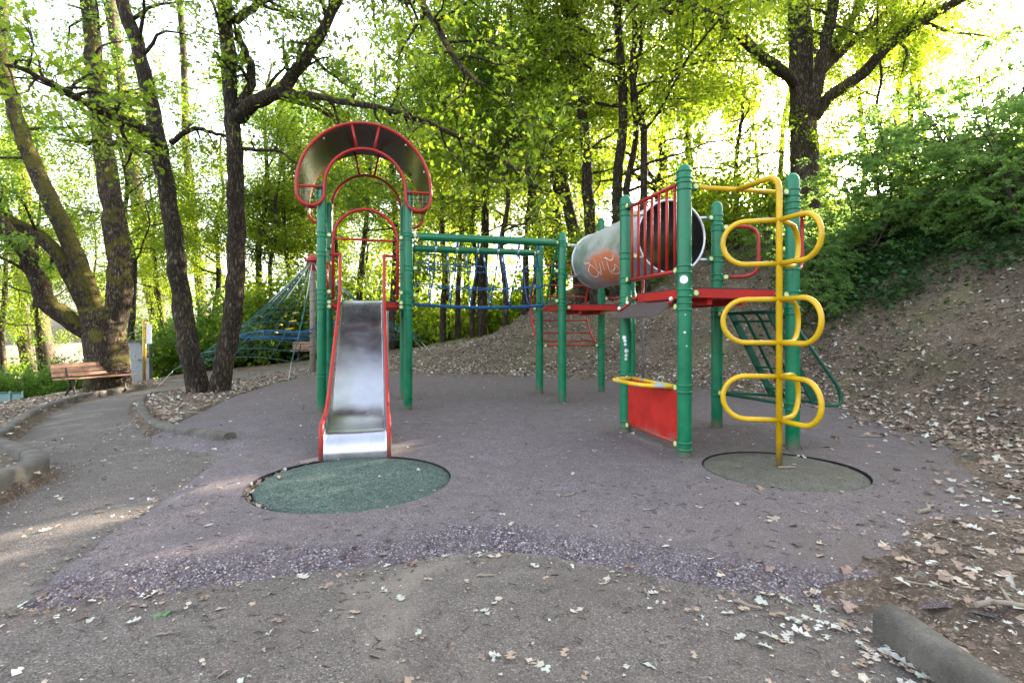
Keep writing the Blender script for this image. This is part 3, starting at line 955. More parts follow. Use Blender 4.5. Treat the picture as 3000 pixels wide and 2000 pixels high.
# rope bridge
br0 = None
for (p, q) in ((R1, M1), (R2, M2)):
    a = P3(p + U * .155, 2.43); b = P3(q - U * .105, 2.43)
    o = MB().tube([a, a + U * .006, b - U * .006, b], [.05, .057, .057, .05], 20).build('beam', M['green2'], frame, L0)
    MB().tube([P3(p + U * .10, 2.43), P3(q - U * .08, 2.43)], .02, 10).build('beam_pin', M['galv'], o)
mid0 = (R1 + R2) / 2 + U * .10; mid1 = (M1 + M2) / 2 - U * .12
def sag(t): return 1.50 - .045 * 4 * t * (1 - t)
strand = []
rb = None
for s in range(4):
    pts = []
    for i in range(81):
        t = i / 80; w = t * 60 + s * PI / 2
        pts.append(P3(mid0.lerp(mid1, t) + Vv * (.024 * math.cos(w)), sag(t) + .018 * math.sin(w)))
    if rb is None: rb = MB().tube(pts, .0105, 6).build('rope_bridge', M['rope'], frame, L0)
    else: MB().tube(pts, .0105, 6).build('walk_rope', M['rope'], rb)
def netpt(side, t, h):
    """side -1 front, +1 back; h 0 bottom .. 1 beam"""
    c = mid0.lerp(mid1, t)
    p = (R1 if side < 0 else R2).lerp(M1 if side < 0 else M2, .06 + .88 * t)
    zt = 2.37
    return P3(c.lerp(p, h), sag(t) + (zt - sag(t)) * h)
for side in (-1, 1):
    for i in range(6):
        t = (i + .85) / 6.6
        pts = [netpt(side, t - .006 * math.sin(j), j / 8) for j in range(9)]
        r_ = MB().tube(pts, .0095, 7).build('hanging_rope', M['rope'], rb)
        top = netpt(side, t, 1.0)
        f_ = MB().tube([netpt(side, t, .86), netpt(side, t, .93)], .0165, 8).build('ferrule', M['ropeclip' if side < 0 else 'white'], rb)
        MB().tube([netpt(side, t, .93), netpt(side, t, .97), top + UP * .02], [.012, .02, .014], 8).build('rope_eye', M['rope'], rb)
    for h in (.33, .66):
        pts = []
        for j in range(41):
            t = -.03 + 1.06 * j / 40
            pts.append(netpt(side, t, h) - UP * (.03 * 4 * t * (1 - t) + .012 * abs(math.sin(t * 6.6 * PI + .5))) + Vector((0, 0, .03)))
        MB().tube(pts, .009, 6).build('side_rope', M['rope'], rb)
        for i in range(6):
            t = (i + .85) / 6.6; c = netpt(side, t, h) + Vector((0, 0, -.03 * 4 * t * (1 - t) + .02))
            MB().tube([c - UP * .016, c + UP * .016], .0155, 7).build('rope_knot', M['rope'], rb)
for (p, sg) in ((R1, 1), (R2, 1), (M1, -1), (M2, -1)):
    fr = (mid0 if sg > 0 else mid1)
    inner = fr + U * (.0 if sg > 0 else .03)
    a = P3(p + U * (sg * .085), 2.36); b_ = P3(inner.lerp(p + U * (sg * .085), .1), 1.53)
    o = MB().box((a + b_) / 2, (.045, .022, (a - b_).length), ((b_ - a).cross(U).normalized(), U, (a - b_).normalized())).build('net_end_bar', M['green2'], frame, L0)
    for z, t in ((1.98, .5), (1.57, .05)):
        e = b_.lerp(a, (z - 1.53) / .83)
        MB().tube([e, P3(p + U * (sg * .03), z)], .016, 8).build('bar_stay', M['green2'], o)

# tube tunnel
TN = (C + Dp) / 2 + Vv * .02; TF = (M1 + M4) / 2 - Vv * .02; TZ, TR = 2.165, .415
T0, T1 = P3(TN, TZ), P3(TF, TZ)
mb = MB(); nseg, nl = 64, 12
ax = (T1 - T0).normalized(); sx = Vector((ax.y, -ax.x, 0))
for r in (TR, TR - .012):
    for i in range(nl + 1):
        c = T0.lerp(T1, i / nl)
        for j in range(nseg):
            a = 2 * PI * j / nseg; q = c + (sx * math.cos(a) + UP * math.sin(a)) * r; mb.v.append(tuple(q))
H_ = (nl + 1) * nseg
for i in range(nl):
    for j in range(nseg):
        a, b, c, d = i * nseg + j, i * nseg + (j + 1) % nseg, (i + 1) * nseg + (j + 1) % nseg, (i + 1) * nseg + j
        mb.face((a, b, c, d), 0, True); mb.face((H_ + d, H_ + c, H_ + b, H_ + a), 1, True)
# the sprayed orange cloud is paint on the outside of the tube
def ray_tunnel(px, py):
    d = Vector(((px - CX) / FPX, 1, -(py - HY) / FPX)).normalized(); o = Vector((0, 0, CAMZ)) - T0
    dp = d - ax * d.dot(ax); op = o - ax * o.dot(ax)
    a = dp.dot(dp); b = 2 * dp.dot(op); c = op.dot(op) - (TR + .0025) ** 2
    disc = b * b - 4 * a * c
    if disc < 0: return None
    t = (-b - math.sqrt(disc)) / (2 * a)
    return Vector((0, 0, CAMZ)) + d * t
gm = steel('sprayed_tunnel_steel', (.64, .65, .68), .44, (40, 40, 3), .12)
n_, l_ = gm.node_tree.nodes, gm.node_tree.links
b_ = n_['Principled BSDF']
pc = ray_tunnel(1765, 782)
vs = n_.new('ShaderNodeVectorMath'); vs.operation = 'SUBTRACT'; l_.new(pos(n_), vs.inputs[0]); vs.inputs[1].default_value = pc
mpg = n_.new('ShaderNodeMapping'); mpg.inputs['Scale'].default_value = (.92, .95, 2.7); l_.new(vs.outputs[0], mpg.inputs['Vector'])
ln = n_.new('ShaderNodeVectorMath'); ln.operation = 'LENGTH'; l_.new(mpg.outputs[0], ln.inputs[0])
nzg = noise_tex(n_, l_, pos(n_), 5, 4, .6)
sb = n_.new('ShaderNodeMath'); sb.operation = 'MULTIPLY_ADD'; sb.inputs[1].default_value = .45; l_.new(nzg.outputs[0], sb.inputs[0]); l_.new(ln.outputs['Value'], sb.inputs[2])
rg = ramp(n_, [(.66, (.92, .92, .92)), (.94, (0, 0, 0))]); l_.new(sb.outputs[0], rg.inputs[0])
old = b_.inputs['Base Color'].links[0].from_socket
l_.new(mixc(n_, l_, rg.outputs[0], old, (.56, .125, .022)), b_.inputs['Base Color'])
iv = n_.new('ShaderNodeMath'); iv.operation = 'SUBTRACT'; iv.inputs[0].default_value = 1.0; l_.new(rg.outputs[0], iv.inputs[1]); l_.new(iv.outputs[0], b_.inputs['Metallic'])
tun = mb.build('tunnel', [gm, M['tunnelshade']], frame, L0); tun['label'] = 'galvanised tube tunnel with orange spray graffiti'
for c in (T0, T0.lerp(T1, .07), T1):
    MB().tube([c + (sx * math.cos(2 * PI * j / 48) + UP * math.sin(2 * PI * j / 48)) * TR for j in range(48)], .0165 if c != T0.lerp(T1, .07) else .007, 8, closed=True).build('tunnel_rim', M['galv'], tun)
for (p, c) in ((C, T0), (Dp, T0), (M1, T1), (M4, T1)):
    for z in (2.40, 1.92):
        h = z - TZ; rr = math.sqrt(TR ** 2 - h ** 2)
        dirn = U if (p - c).dot(U) < 0 else -U
        MB().tube([P3(p + dirn * .06, z), P3(Vector((c.x, c.y, 0)) - dirn * rr, z)], .017, 10).build('tunnel_stay', M['galv'], tun)
def zz4(x, y): return 1650 + x * .3188, 450 + y * .3188
strokes = [[(195, 1015), (222, 1000), (248, 1012), (238, 1045), (226, 1085)], [(232, 1060), (246, 1105), (280, 1135), (318, 1130), (326, 1100), (300, 1060), (262, 1028), (240, 1020)],
           [(278, 955), (300, 1010), (340, 1105), (352, 1118), (345, 1050), (322, 935)], [(345, 940), (372, 1040), (410, 1148)], [(392, 945), (415, 1040), (448, 1110)],
           [(372, 958), (400, 960), (432, 985), (455, 970), (460, 940), (448, 932)], [(470, 1010), (478, 1050), (455, 1080), (432, 1075)], [(466, 1012), (500, 1035), (526, 1078), (512, 1102), (470, 1104), (430, 1082)]]
for s in strokes:
    pts = [ray_tunnel(*zz4(x, y)) for x, y in s]
    pts = [p for p in pts if p]
    mb = MB(); sm = fillet(pts, .05, 4)
    for i, p in enumerate(sm):
        t = (sm[min(i + 1, len(sm) - 1)] - sm[max(i - 1, 0)]).normalized()
        rad = (p - T0); rad = (rad - ax * rad.dot(ax)).normalized()
        q = T0 + ax * (p - T0).dot(ax) + rad * (TR + .0022)
        sd = t.cross(rad).normalized() * (.0065 if i not in (0, len(sm) - 1) else .003)
        mb.v += [tuple(q - sd), tuple(q + sd)]
    for i in range(len(sm) - 1): mb.face((2 * i, 2 * i + 1, 2 * i + 3, 2 * i + 2), 0, True)
    mb.build('graffiti_stroke', M['white'], tun)

# yellow loop pole in front of the right hand tower
bar = MB().tube([P3(A + U * .10, 2.40), P3(B - U * .10, 2.41)], .0225, 12).build('top_bar', M['yellow'], frame, L0)
mAB = (A + B) / 2 - U * .03
pole_xy = mAB - Vv * .50 + U * .02
pol = MB().tube(fillet([P3(mAB, 2.405), P3(pole_xy, 2.405), P3(pole_xy, -.1)], .14, 8), .0255, 14)
lp = pol.build('loop_pole', M['yellow'], frame, L0)
for zt in (2.03, 1.376, .737):
    for ang in (165, 43, -76):
        d = Vector((math.cos(math.radians(ang)), math.sin(math.radians(ang)), 0))
        Lr, hh = .435, .18
        pts = [P3(pole_xy + d * .015, zt)] + [P3(pole_xy + d * (Lr - hh + hh * math.sin(PI * i / 14)), zt - hh + hh * math.cos(PI * i / 14)) for i in range(15)] + [P3(pole_xy + d * .015, zt - 2 * hh)]
        MB().tube(pts, .0215, 12).build('loop', M['yellow'], lp)

# counter: red panel, worn yellow handle, brown awning between the two left posts of the right hand tower
d = (A - C).normalized(); a = C + d * .09; b = A - d * .09
pn = MB().box(P3((a + b) / 2, .33), ((b - a).length, .016, .47), (d, Vector((d.y, -d.x, 0)), UP)).build('panel', M['redpanel'], frame, L0); pn['label'] = 'red counter panel'
MB().tube([P3(a, .095), P3(b, .095)], .021, 12).build('panel_tube', M['redpanel'], pn)
for p in (a, b): MB().box(P3(p, .33), (.014, .024, .46), (d, Vector((d.y, -d.x, 0)), UP)).build('panel_edge', M['redpanel'], pn)
hd = MB().tube([P3(C + d * .10, .60), P3(A - d * .10, .60)], .021, 12).build('counter_handle', M['yellowworn'], frame, L0)
MB().tube(fillet([P3(C + d * .16, .60), P3(C + d * .20 - U * .27, .60), P3(A - d * .34 - U * .25, .60), P3(A - d * .16, .60)], .12, 6), .021, 12).build('outer_bar', M['yellowworn'], hd)
MB().box(P3((a + b) / 2 - U * .03, .585), ((b - a).length * .8, .03, .02), (d, Vector((d.y, -d.x, 0)), UP)).build('ledge', M['redpanel'], hd)
w0, w1 = P3(C + d * .13, 1.375) - U * .02, P3(A - d * .13, 1.375) - U * .02
o0, o1 = P3(C + d * .06, 1.235) - U * .20, P3(A - d * .22, 1.235) - U * .20
mb = MB(); up_ = Vector((0, 0, .012))
o1b = o1 + (A - C).normalized() * .07 + (w1 - o1) * .14
for q in (w0, w1, o1b, o1, o0): mb.v.append(tuple(q))
for q in (w0, w1, o1b, o1, o0): mb.v.append(tuple(q + up_))
mb.face((0, 4, 3, 2, 1)); mb.face((5, 6, 7, 8, 9))
for i in range(5): mb.face((i, (i + 1) % 5, 5 + (i + 1) % 5, 5 + i))
aw = mb.build('awning', M['brownboard'], frame, L0)
for p, q in ((w0, w0.lerp(o0, .55)), (w1, w1.lerp(o1, .3))):
    MB().tube([p + up_ * 2.2, q + up_ * 2.2], .012, 8).build('awning_bracket', M['redpanel'], aw)
for c in (w0.lerp(o0, .06), w0.lerp(o0, .5), w1.lerp(o1, .1)):
    q = c + up_ * 3.6 - U * .012
    sphere = MB()
    for i in range(7):
        pass
    sphere.lathe([(.001, -.02), (.014, -.014), (.02, 0), (.014, .014), (.001, .02)], q, 10); sphere.build('bolt_cover', M['white'], aw)

# D handles
def dhandle(p, dirv, z0, z1):
    dirv = Vector(dirv); w = dirv.length; dn = dirv.normalized()
    pts = fillet([P3(p + dn * .09, z1), P3(p + dirv, z1), P3(p + dirv, z0), P3(p + dn * .09, z0)], .17, 8)
    MB().tube(pts, .0195, 12).build('grab_handle', M['red'], frame, L0)
dhandle(Dp, U * .36 - Vv * .25, 1.72, 2.29); dhandle(B, U * .34 + Vv * .25, 1.72, 2.29)
dhandle(M3, U * .36 - Vv * .25, 1.66, 2.25); dhandle(M4, U * .34 + Vv * .25, 1.66, 2.25)
fp = (M3 + M4) / 2 + U * .52
MB().tube(fillet([P3((M3 + M4) / 2 + U * .0, 2.5), P3(fp, 2.5), P3(fp, -.1)], .12), .0175, 10).build('fire_pole', M['galv'], frame, L0)

# curved red ladder at the back of the middle tower
def lad(t):
    z = .83 + (2.27 - .83) * t; return z, .62 * math.sin(PI * min(1, max(0, t))) ** .62
ld = None
for p in (M2 + U * .03, M3 - U * .03):
    pts = [P3(p + Vv * (.03 + lad(i / 24)[1]), lad(i / 24)[0]) for i in range(25)]
    o = MB().tube(pts, .0195, 10).build('curved_ladder' if ld is None else 'ladder_rail', M['red'], frame if ld is None else ld, L0 if ld is None else None)
    if ld is None: ld = o; o['label'] = 'red curved rung ladder'
for t in (.0, .05, .15, .31, .47, .62, .76, .89, .985):
    z, b_o = lad(t)
    MB().tube([P3(M2 + U * .03 + Vv * (.03 + b_o), z), P3(M3 - U * .03 + Vv * (.03 + b_o), z)], .0145, 10).build('rung', M['red'], ld)

# dark green sloping ladder on the bank side of the right hand tower
def gl(a, b, z): return P3(Dp + U * a - Vv * b, z)
top = MB().tube([gl(.0, .09, 1.30), gl(.0, 1.06, 1.30)], .021, 10).build('sloping_ladder', M['dkgreen'], frame, L0); top['label'] = 'dark green sloping ladder'
for b_ in (.22, .82):
    a_, c_ = gl(.03, b_, 1.30), gl(.57, b_, .37)
    t = (c_ - a_).normalized()
    MB().box((a_ + c_) / 2, (.02, .075, (a_ - c_).length), (Vv, t.cross(Vv).normalized(), t)).build('stringer', M['dkgreen'], top)
for b_ in (.40, .62):
    MB().tube(fillet([gl(.0, b_, 1.30), gl(.06, b_, 1.27), gl(.56, b_, .39)], .06), .0165, 10).build('slope_tube', M['dkgreen'], top)
for i, t in enumerate((.10, .37, .64, .90)):
    a_ = gl(.03 + .54 * t, .22, 1.30 - .93 * t); c_ = gl(.03 + .54 * t, .82, 1.30 - .93 * t)
    MB().box((a_ + c_) / 2, ((c_ - a_).length, .06, .022), ((c_ - a_).normalized(), U, UP)).build('tread', M['dkgreen'], top)
for b_ in (.0, .98):
    MB().tube(fillet([gl(.05, b_ + .05, 1.28), gl(.70, b_ + (.0 if b_ < .5 else .02), .52), gl(.72, b_ + .03, .36), gl(.48, b_ * .93 + .06, .37)] if b_ > .5 else [gl(.05, .09, .40), gl(.57, .14, .37), gl(.57, .5, .37)], .10), .018, 10).build('ladder_tube', M['dkgreen'], top)
MB().tube([gl(.57, .10, .37), gl(.57, 1.0, .37)], .018, 10).build('ladder_tube', M['dkgreen'], top)
MB().tube([gl(.05, .10, .385), gl(.05 + .10, 1.08, .385)], .017, 10).build('ladder_tube', M['dkgreen'], top)
# ------------------------------------------------------------------ trees
OAK8 = np.array([(0, 0, 0), (.20, .24, .03), (.11, .40, .02), (.36, .66, .05), (0, 1.0, -.03), (-.36, .66, .05), (-.11, .40, .02), (-.20, .24, .03)])
OAK14 = np.array([(0, 0, 0), (.05, .14, .01), (.24, .30, .05), (.11, .40, .02), (.37, .58, .07), (.17, .68, .03), (.24, .88, .03), (0, 1.0, -.05),
                  (-.24, .88, .03), (-.17, .68, .03), (-.37, .58, .07), (-.11, .40, .02), (-.24, .30, .05), (-.05, .14, .01)])
DIAM = np.array([(0, 0, 0), (.33, .5, .06), (0, 1, -.02), (-.33, .5, .06)])
SLIM = np.array([(0, 0, 0), (.2, .5, .03), (0, 1, -.02), (-.2, .5, .03)])

def leaf_mesh(name, P, size, rng, tmpl, mat, flat=.75, heading=None, attr='var', vals=None):
    n = len(P); k = len(tmpl)
    nrm = rng.normal(0, 1, (n, 3)) * (1 - flat) * 1.6; nrm[:, 2] += flat * rng.choice([1, 1, 1, .4], n)
    nrm /= np.linalg.norm(nrm, axis=1, keepdims=True) + 1e-9
    h = rng.normal(0, 1, (n, 3)) if heading is None else heading + rng.normal(0, .35, (n, 3))
    h -= nrm * (h * nrm).sum(1, keepdims=True); h /= np.linalg.norm(h, axis=1, keepdims=True) + 1e-9
    s = np.cross(h, nrm)
    sz = (np.asarray(size) * np.ones(n))[:, None, None]
    V = P[:, None, :] + sz * (tmpl[None, :, 0:1] * s[:, None, :] + tmpl[None, :, 1:2] * h[:, None, :] + tmpl[None, :, 2:3] * nrm[:, None, :])
    me = bpy.data.meshes.new(name)
    me.vertices.add(n * k); me.vertices.foreach_set('co', V.reshape(-1).astype(np.float32))
    me.loops.add(n * k); me.loops.foreach_set('vertex_index', np.arange(n * k, dtype=np.int32))
    me.polygons.add(n); me.polygons.foreach_set('loop_start', (np.arange(n) * k).astype(np.int32))
    me.polygons.foreach_set('use_smooth', np.zeros(n, bool))
    if attr == 'var':
        a = me.attributes.new('var', 'FLOAT', 'POINT')
        a.data.foreach_set('value', np.repeat(rng.uniform(0, 1, n) if vals is None else vals, k).astype(np.float32))
    else:
        a = me.attributes.new('tone', 'FLOAT_COLOR', 'POINT')
        c = np.concatenate([vals, np.ones((n, 1))], 1)
        a.data.foreach_set('color', np.repeat(c, k, 0).ravel().astype(np.float32))
    me.materials.append(mat)
    me.update(calc_edges=True)
    return me

def catmull(P, k=4):
    P = np.asarray(P, float)
    Q = np.vstack([2 * P[0] - P[1], P, 2 * P[-1] - P[-2]]); out = []
    for i in range(1, len(Q) - 2):
        p0, p1, p2, p3 = Q[i - 1], Q[i], Q[i + 1], Q[i + 2]
        for j in range(k):
            t = j / k
            out.append(.5 * (2 * p1 + (p2 - p0) * t + (2 * p0 - 5 * p1 + 4 * p2 - p3) * t * t + (3 * p1 - p0 - 3 * p2 + p3) * t ** 3))
    out.append(Q[-2])
    return np.array(out)

class Grow:
    def __init__(s, seed):
        s.rng = np.random.RandomState(seed); s.wood = MB(); s.twig = MB(); s.leaf = []; s.head = []
    def limb(s, pts, r0, r1, n=12, k=4, wob=.0, power=1.0, flare=0):
        Q = catmull(pts, k) if len(pts) > 2 else np.asarray(pts, float)
        N_ = len(Q); t = np.linspace(0, 1, N_)
        if wob: Q = Q + s.rng.normal(0, wob, Q.shape) * np.minimum(1, t * 4)[:, None]
        r = r0 + (r1 - r0) * t ** power
        r = r * (1 + s.rng.uniform(-.06, .06, N_))
        if flare: r = r * (1 + flare * np.exp(-t * N_ / 2.2))
        s.wood.tube([tuple(q) for q in Q], list(r), n)
        return Q, r
    def side(s, Q, r, spacing, L, t0=.25, t1=1.0, up=.25, twigs=True, dens=1.0, leaves=14, drop_=0.0, out=None, rmax=.05, spread=.10):
        seg = np.linalg.norm(np.diff(Q, axis=0), axis=1); S = np.concatenate([[0], np.cumsum(seg)])
        tot = S[-1]; x = tot * t0
        while x < tot * t1:
            i = min(np.searchsorted(S, x), len(Q) - 1)
            p = Q[i]; rr = r[i]
            tg = Q[min(i + 1, len(Q) - 1)] - Q[max(i - 1, 0)]; tg = tg / (np.linalg.norm(tg) + 1e-9)
            d = s.rng.normal(0, 1, 3); d -= tg * d.dot(tg); d /= np.linalg.norm(d) + 1e-9
            d = d + tg * .5 + np.array([0, 0, up])
            if out is not None: d = d + np.asarray(out) * .6
            d /= np.linalg.norm(d)
            l = L * s.rng.uniform(.55, 1.25) * (1 - .35 * x / tot)
            s.branch(p, d, l, min(rr * .55, rmax), twigs, dens, leaves, drop_, spread)
            x += spacing * s.rng.uniform(.6, 1.5)
    def branch(s, p, d, l, r, twigs=True, dens=1.0, leaves=14, drop_=0.0, spread=.10):
        m = 6; pts = [p]; dd = d.copy()
        for j in range(m):
            dd = dd + s.rng.normal(0, .22, 3) + np.array([0, 0, -drop_ / m]); dd /= np.linalg.norm(dd)
            pts.append(pts[-1] + dd * l / m)
        pts = np.array(pts)
        s.wood.tube([tuple(q) for q in pts], list(np.linspace(r, max(.005, r * .25), m + 1)), 6, cap=False)
        if not twigs: return pts
        nt = max(2, int(l / .115 * dens))
        for j in range(nt):
            t = s.rng.uniform(.22, 1) if j else 1.0
            i = min(int(t * m), m - 1); q = pts[i] + (pts[i + 1] - pts[i]) * (t * m - i)
            td = dd * .5 + s.rng.normal(0, .6, 3) + np.array([0, 0, .05]); td /= np.linalg.norm(td)
            tl = s.rng.uniform(.3, .75)
            e = q + td * tl
            s.twig.tube([tuple(q), tuple(q + td * tl * .5 + s.rng.normal(0, .03, 3)), tuple(e)], [.007, .005, .003], 3, cap=False)
            nl = int(leaves * s.rng.uniform(.6, 1.4))
            f = s.rng.uniform(.15, 1.08, nl)[:, None]
            s.leaf.append(q + td * tl * f + s.rng.normal(0, spread, (nl, 3)) * np.array([1, 1, .7]))
            s.head.append(np.repeat(td[None], nl, 0))
        return pts
    def finish(s, name, label, cat, bark, leafmat, size, tmpl, base_pt, group=None, flat=.6, keep=None):
        root = empty(name, base_pt); lo = -Vector(base_pt)
        s.wood.build('trunk', M[bark], root, lo)
        if s.twig.v: s.twig.build('twigs', M['twig'], root, lo)['kind'] = 'stuff'
        if s.leaf:
            Pn = np.concatenate(s.leaf); Hn = np.concatenate(s.head)
            if keep is not None: k = keep(Pn); Pn, Hn = Pn[k], Hn[k]
            s.n = len(Pn)
            me_ = leaf_mesh(name + '_leaves', Pn, size * s.rng.uniform(.55, 1.3, len(Pn)), s.rng, tmpl, M[leafmat], flat, Hn)
            link_mesh('crown', me_, root, lo)
        tag(root, label, cat, group)
        return root

def pl(pts, Y0): return np.array([tuple(at(a, b, Y0 + dy)) for a, b, dy in pts])
def rad(w, Y): return w * Y / FPX / 2

TOT = 0
# --- the big mossy tree behind the bench, forking low into four stems
g = Grow(11); bp = drop(318, 1143); Y0 = bp.y
bole, br_ = g.limb(pl([(318, 1165, 0), (316, 1100, 0), (312, 1030, 0), (305, 960, 0), (302, 900, 0)], Y0), rad(104, Y0), rad(112, Y0), 20, 4, .01, 1, .22)
for pts, w0, w1 in (([(285, 985, 0), (215, 945, -.3), (135, 880, -.6), (105, 800, -.9), (50, 705, -1.2), (-60, 600, -1.6), (-220, 480, -2)], 54, 30),
                    ([(275, 950, .3), (215, 830, .3), (140, 710, .2), (0, 630, 0), (-160, 540, -.2)], 46, 26),
                    ([(292, 940, .2), (250, 830, .3), (195, 690, .5), (125, 540, .8), (60, 380, 1.0), (10, 200, 1.2), (-40, 0, 1.5), (-90, -200, 1.5)], 56, 30),
                    ([(318, 960, 0), (345, 900, 0), (352, 800, 0), (338, 680, 0), (318, 540, .1), (296, 360, .2), (278, 180, .3), (262, 0, .5), (250, -250, .6)], 72, 38)):
    Q, r = g.limb(pl(pts, Y0), rad(w0, Y0), rad(w1, Y0), 16, 4, .02)
    g.side(Q, r, .40, 2.0, .40, 1.0, .1, dens=.9, leaves=16, drop_=.4)
g.finish('oak_tree', 'huge mossy tree forking low into four stems behind the near bench', 'tree', 'barkmoss', 'leafcool', .118, OAK8, bp)

# --- twin trunked tree on the earth island
g = Grow(12); bp = drop(612, 1152); Y0 = bp.y
Qa, ra = g.limb(pl([(578, 1175, 0), (578, 1130, 0), (562, 1050, 0), (540, 930, .1), (522, 800, .1), (508, 690, .1), (490, 560, .1), (468, 440, .1), (440, 290, .2), (400, 130, .3), (352, -10, .4), (300, -220, .5)], Y0), rad(60, Y0), rad(34, Y0), 18, 4, .012, 1, .25)
Qb, rb_ = g.limb(pl([(645, 1175, 0), (645, 1130, 0), (660, 1050, 0), (680, 930, 0), (690, 800, 0), (692, 640, 0), (688, 480, 0), (680, 320, 0), (668, 160, 0), (655, -20, 0), (640, -240, 0)], Y0), rad(58, Y0), rad(35, Y0), 18, 4, .012, 1, .25)
extra = [([(700, 345, 0), (745, 300, -.2), (810, 272, -.4), (870, 205, -.5), (940, 100, -.6), (1010, -40, -.8)], 46, 26, 1.3),
         ([(800, 280, -.3), (900, 280, -.8), (1020, 300, -1.3), (1180, 332, -1.9), (1330, 395, -2.5), (1480, 470, -3.0), (1590, 560, -3.4)], 22, 7, 1.0),
         ([(810, 282, -.3), (920, 315, -.2), (1010, 365, 0), (1120, 420, .3), (1230, 440, .6)], 15, 6, 1.0),
         ([(700, 310, 0), (742, 225, .1), (715, 150, .1), (690, 90, .2)], 28, 18, .9),
         ([(690, 60, 0), (760, 10, .3), (860, -60, .6)], 26, 16, 1.2),
         ([(470, 420, .1), (400, 370, -.8), (310, 330, -1.8), (220, 285, -2.9), (130, 235, -4.1), (20, 190, -5.1)], 34, 10, .75),
         ([(480, 465, .1), (390, 425, .2), (300, 420, .4), (245, 415, .6)], 22, 12, .9),
         ([(500, 420, .1), (560, 380, .1), (620, 385, .2), (672, 405, .2)], 16, 8, .6),
         ([(660, -150, 0), (900, -140, -1.2), (1150, -60, -2.5), (1270, 60, -3.2), (1340, 180, -3.8), (1420, 250, -4.2)], 30, 9, 1.0),
         ([(715, 436, 0), (760, 440, -.2), (820, 445, -.4), (870, 480, -.6)], 12, 5, .5)]
for pts, w0, w1, Lq in extra:
    Q, r = g.limb(pl(pts, Y0), rad(w0, Y0), rad(w1, Y0 + pts[-1][2]), 9, 4, .015)
    g.side(Q, r, .27, Lq * 1.2, .22, 1.0, .1, dens=.9, leaves=14, drop_=.35)
g.side(Qa, ra, .5, 1.9, .62, 1.0, .15, dens=.9, leaves=12, drop_=.2)
g.side(Qb, rb_, .5, 2.0, .66, 1.0, .15, dens=.9, leaves=12, drop_=.2)
g.finish('oak_tree', 'twin trunked dark barked oak on the earth island by the path', 'tree', 'bark', 'leaf', .108, OAK14, bp)

# --- slim leaning trunks on the left
for i, (bpx, bpv, pts, w0, w1, lab, bk) in enumerate((
        (485, 1090, [(488, 1105, 0), (482, 1040, 0), (462, 930, 0), (438, 800, 0), (412, 640, 0), (392, 500, 0), (362, 300, .2), (330, 60, .4), (300, -200, .6)], 50, 26, 'leaning lichen spotted trunk beside the yellow post', 'barkgrey'),
        (140, 1142, [(143, 1160, 0), (138, 1060, 0), (118, 930, 0), (100, 800, 0), (75, 600, 0), (40, 350, .3), (10, 60, .5), (0, -200, .8)], 46, 24, 'straight slim trunk behind the left end of the near bench', 'barkgrey'),
        (612, 1068, [(616, 1085, 0), (598, 960, 0), (582, 800, 0), (565, 620, 0), (545, 420, 0), (540, 200, 0), (520, -100, 0)], 30, 16, 'thin trunk showing just behind the twin trunked oak', 'bark'),
        (80, 1150, [(82, 1165, 0), (92, 1100, 0), (70, 1000, 0), (60, 860, 0), (30, 700, .2), (-20, 500, .3)], 42, 18, 'low dark leafy tree at the left edge beside the fence', 'bark'))):
    g = Grow(20 + i); bp = drop(bpx, bpv); Y0 = bp.y
    Q, r = g.limb(pl(pts, Y0), rad(w0, Y0), rad(w1, Y0), 14, 4, .02, 1, .2)
    lowleaf = i == 3
    g.side(Q, r, .36 if lowleaf else .5, 1.9 if lowleaf else 2.1, .22 if lowleaf else .45, 1.0, .1, dens=.9, leaves=15, drop_=.35)
    g.finish('leaning_tree', lab, 'tree', bk, 'leafcool', .14, OAK8, bp)

# --- the big oak on the bank to the right
g = Grow(31); bp = drop(2362, 700); Y0 = bp.y
Qm, rm_ = g.limb(pl([(2366, 730, 0), (2362, 640, 0), (2358, 520, 0), (2355, 400, 0), (2350, 300, 0), (2345, 150, .1), (2338, -20, .2), (2330, -260, .3)], Y0), rad(84, Y0), rad(56, Y0), 20, 4, .01, 1, .15)
for pts, w0, w1 in (([(2340, 255, 0), (2300, 215, -.3), (2225, 160, -.8), (2160, 100, -1.3), (2090, 50, -1.8), (2000, 5, -2.2), (1900, -60, -2.6)], 34, 20),
                    ([(2385, 345, 0), (2430, 285, -.2), (2530, 210, -.5), (2620, 120, -.9), (2730, 45, -1.3), (2850, -20, -1.6), (3000, -100, -1.9)], 36, 20),
                    ([(2370, 340, -.2), (2395, 240, -.4), (2415, 140, -.6), (2440, 20, -.8), (2450, -150, -1)], 40, 26),
                    ([(2400, 220, -.3), (2450, 130, -.2), (2500, 50, 0), (2550, -40, .2)], 30, 18),
                    ([(2408, 210, -.3), (2480, 140, .2), (2570, 60, .5), (2650, -20, .8)], 24, 14)):
    Q, r = g.limb(pl(pts, Y0), rad(w0, Y0), rad(w1, Y0), 12, 4, .015)
    g.side(Q, r, .36, 2.0, .42, 1.0, .1, dens=.8, leaves=12, drop_=.3)
g.side(Qm, rm_, .5, 2.4, .70, 1.0, .15, dens=.9, leaves=13, drop_=.2)
def clear_bole(P):
    sx_, sy_ = CX + FPX * P[:, 0] / P[:, 1], HY - FPX * (P[:, 2] - CAMZ) / P[:, 1]
    return ~((np.abs(sx_ - 2350) < 75) & (sy_ > 90) & (P[:, 1] < Y0 + .4)) & ~((sy_ > 300) & (np.abs(sx_ - 2350) < 200))
g.finish('oak_tree', 'big grey barked oak with spreading limbs on the bank above the yellow loop pole', 'tree', 'barkgrey', 'leaf', .118, OAK8, bp, None, .6, clear_bole)

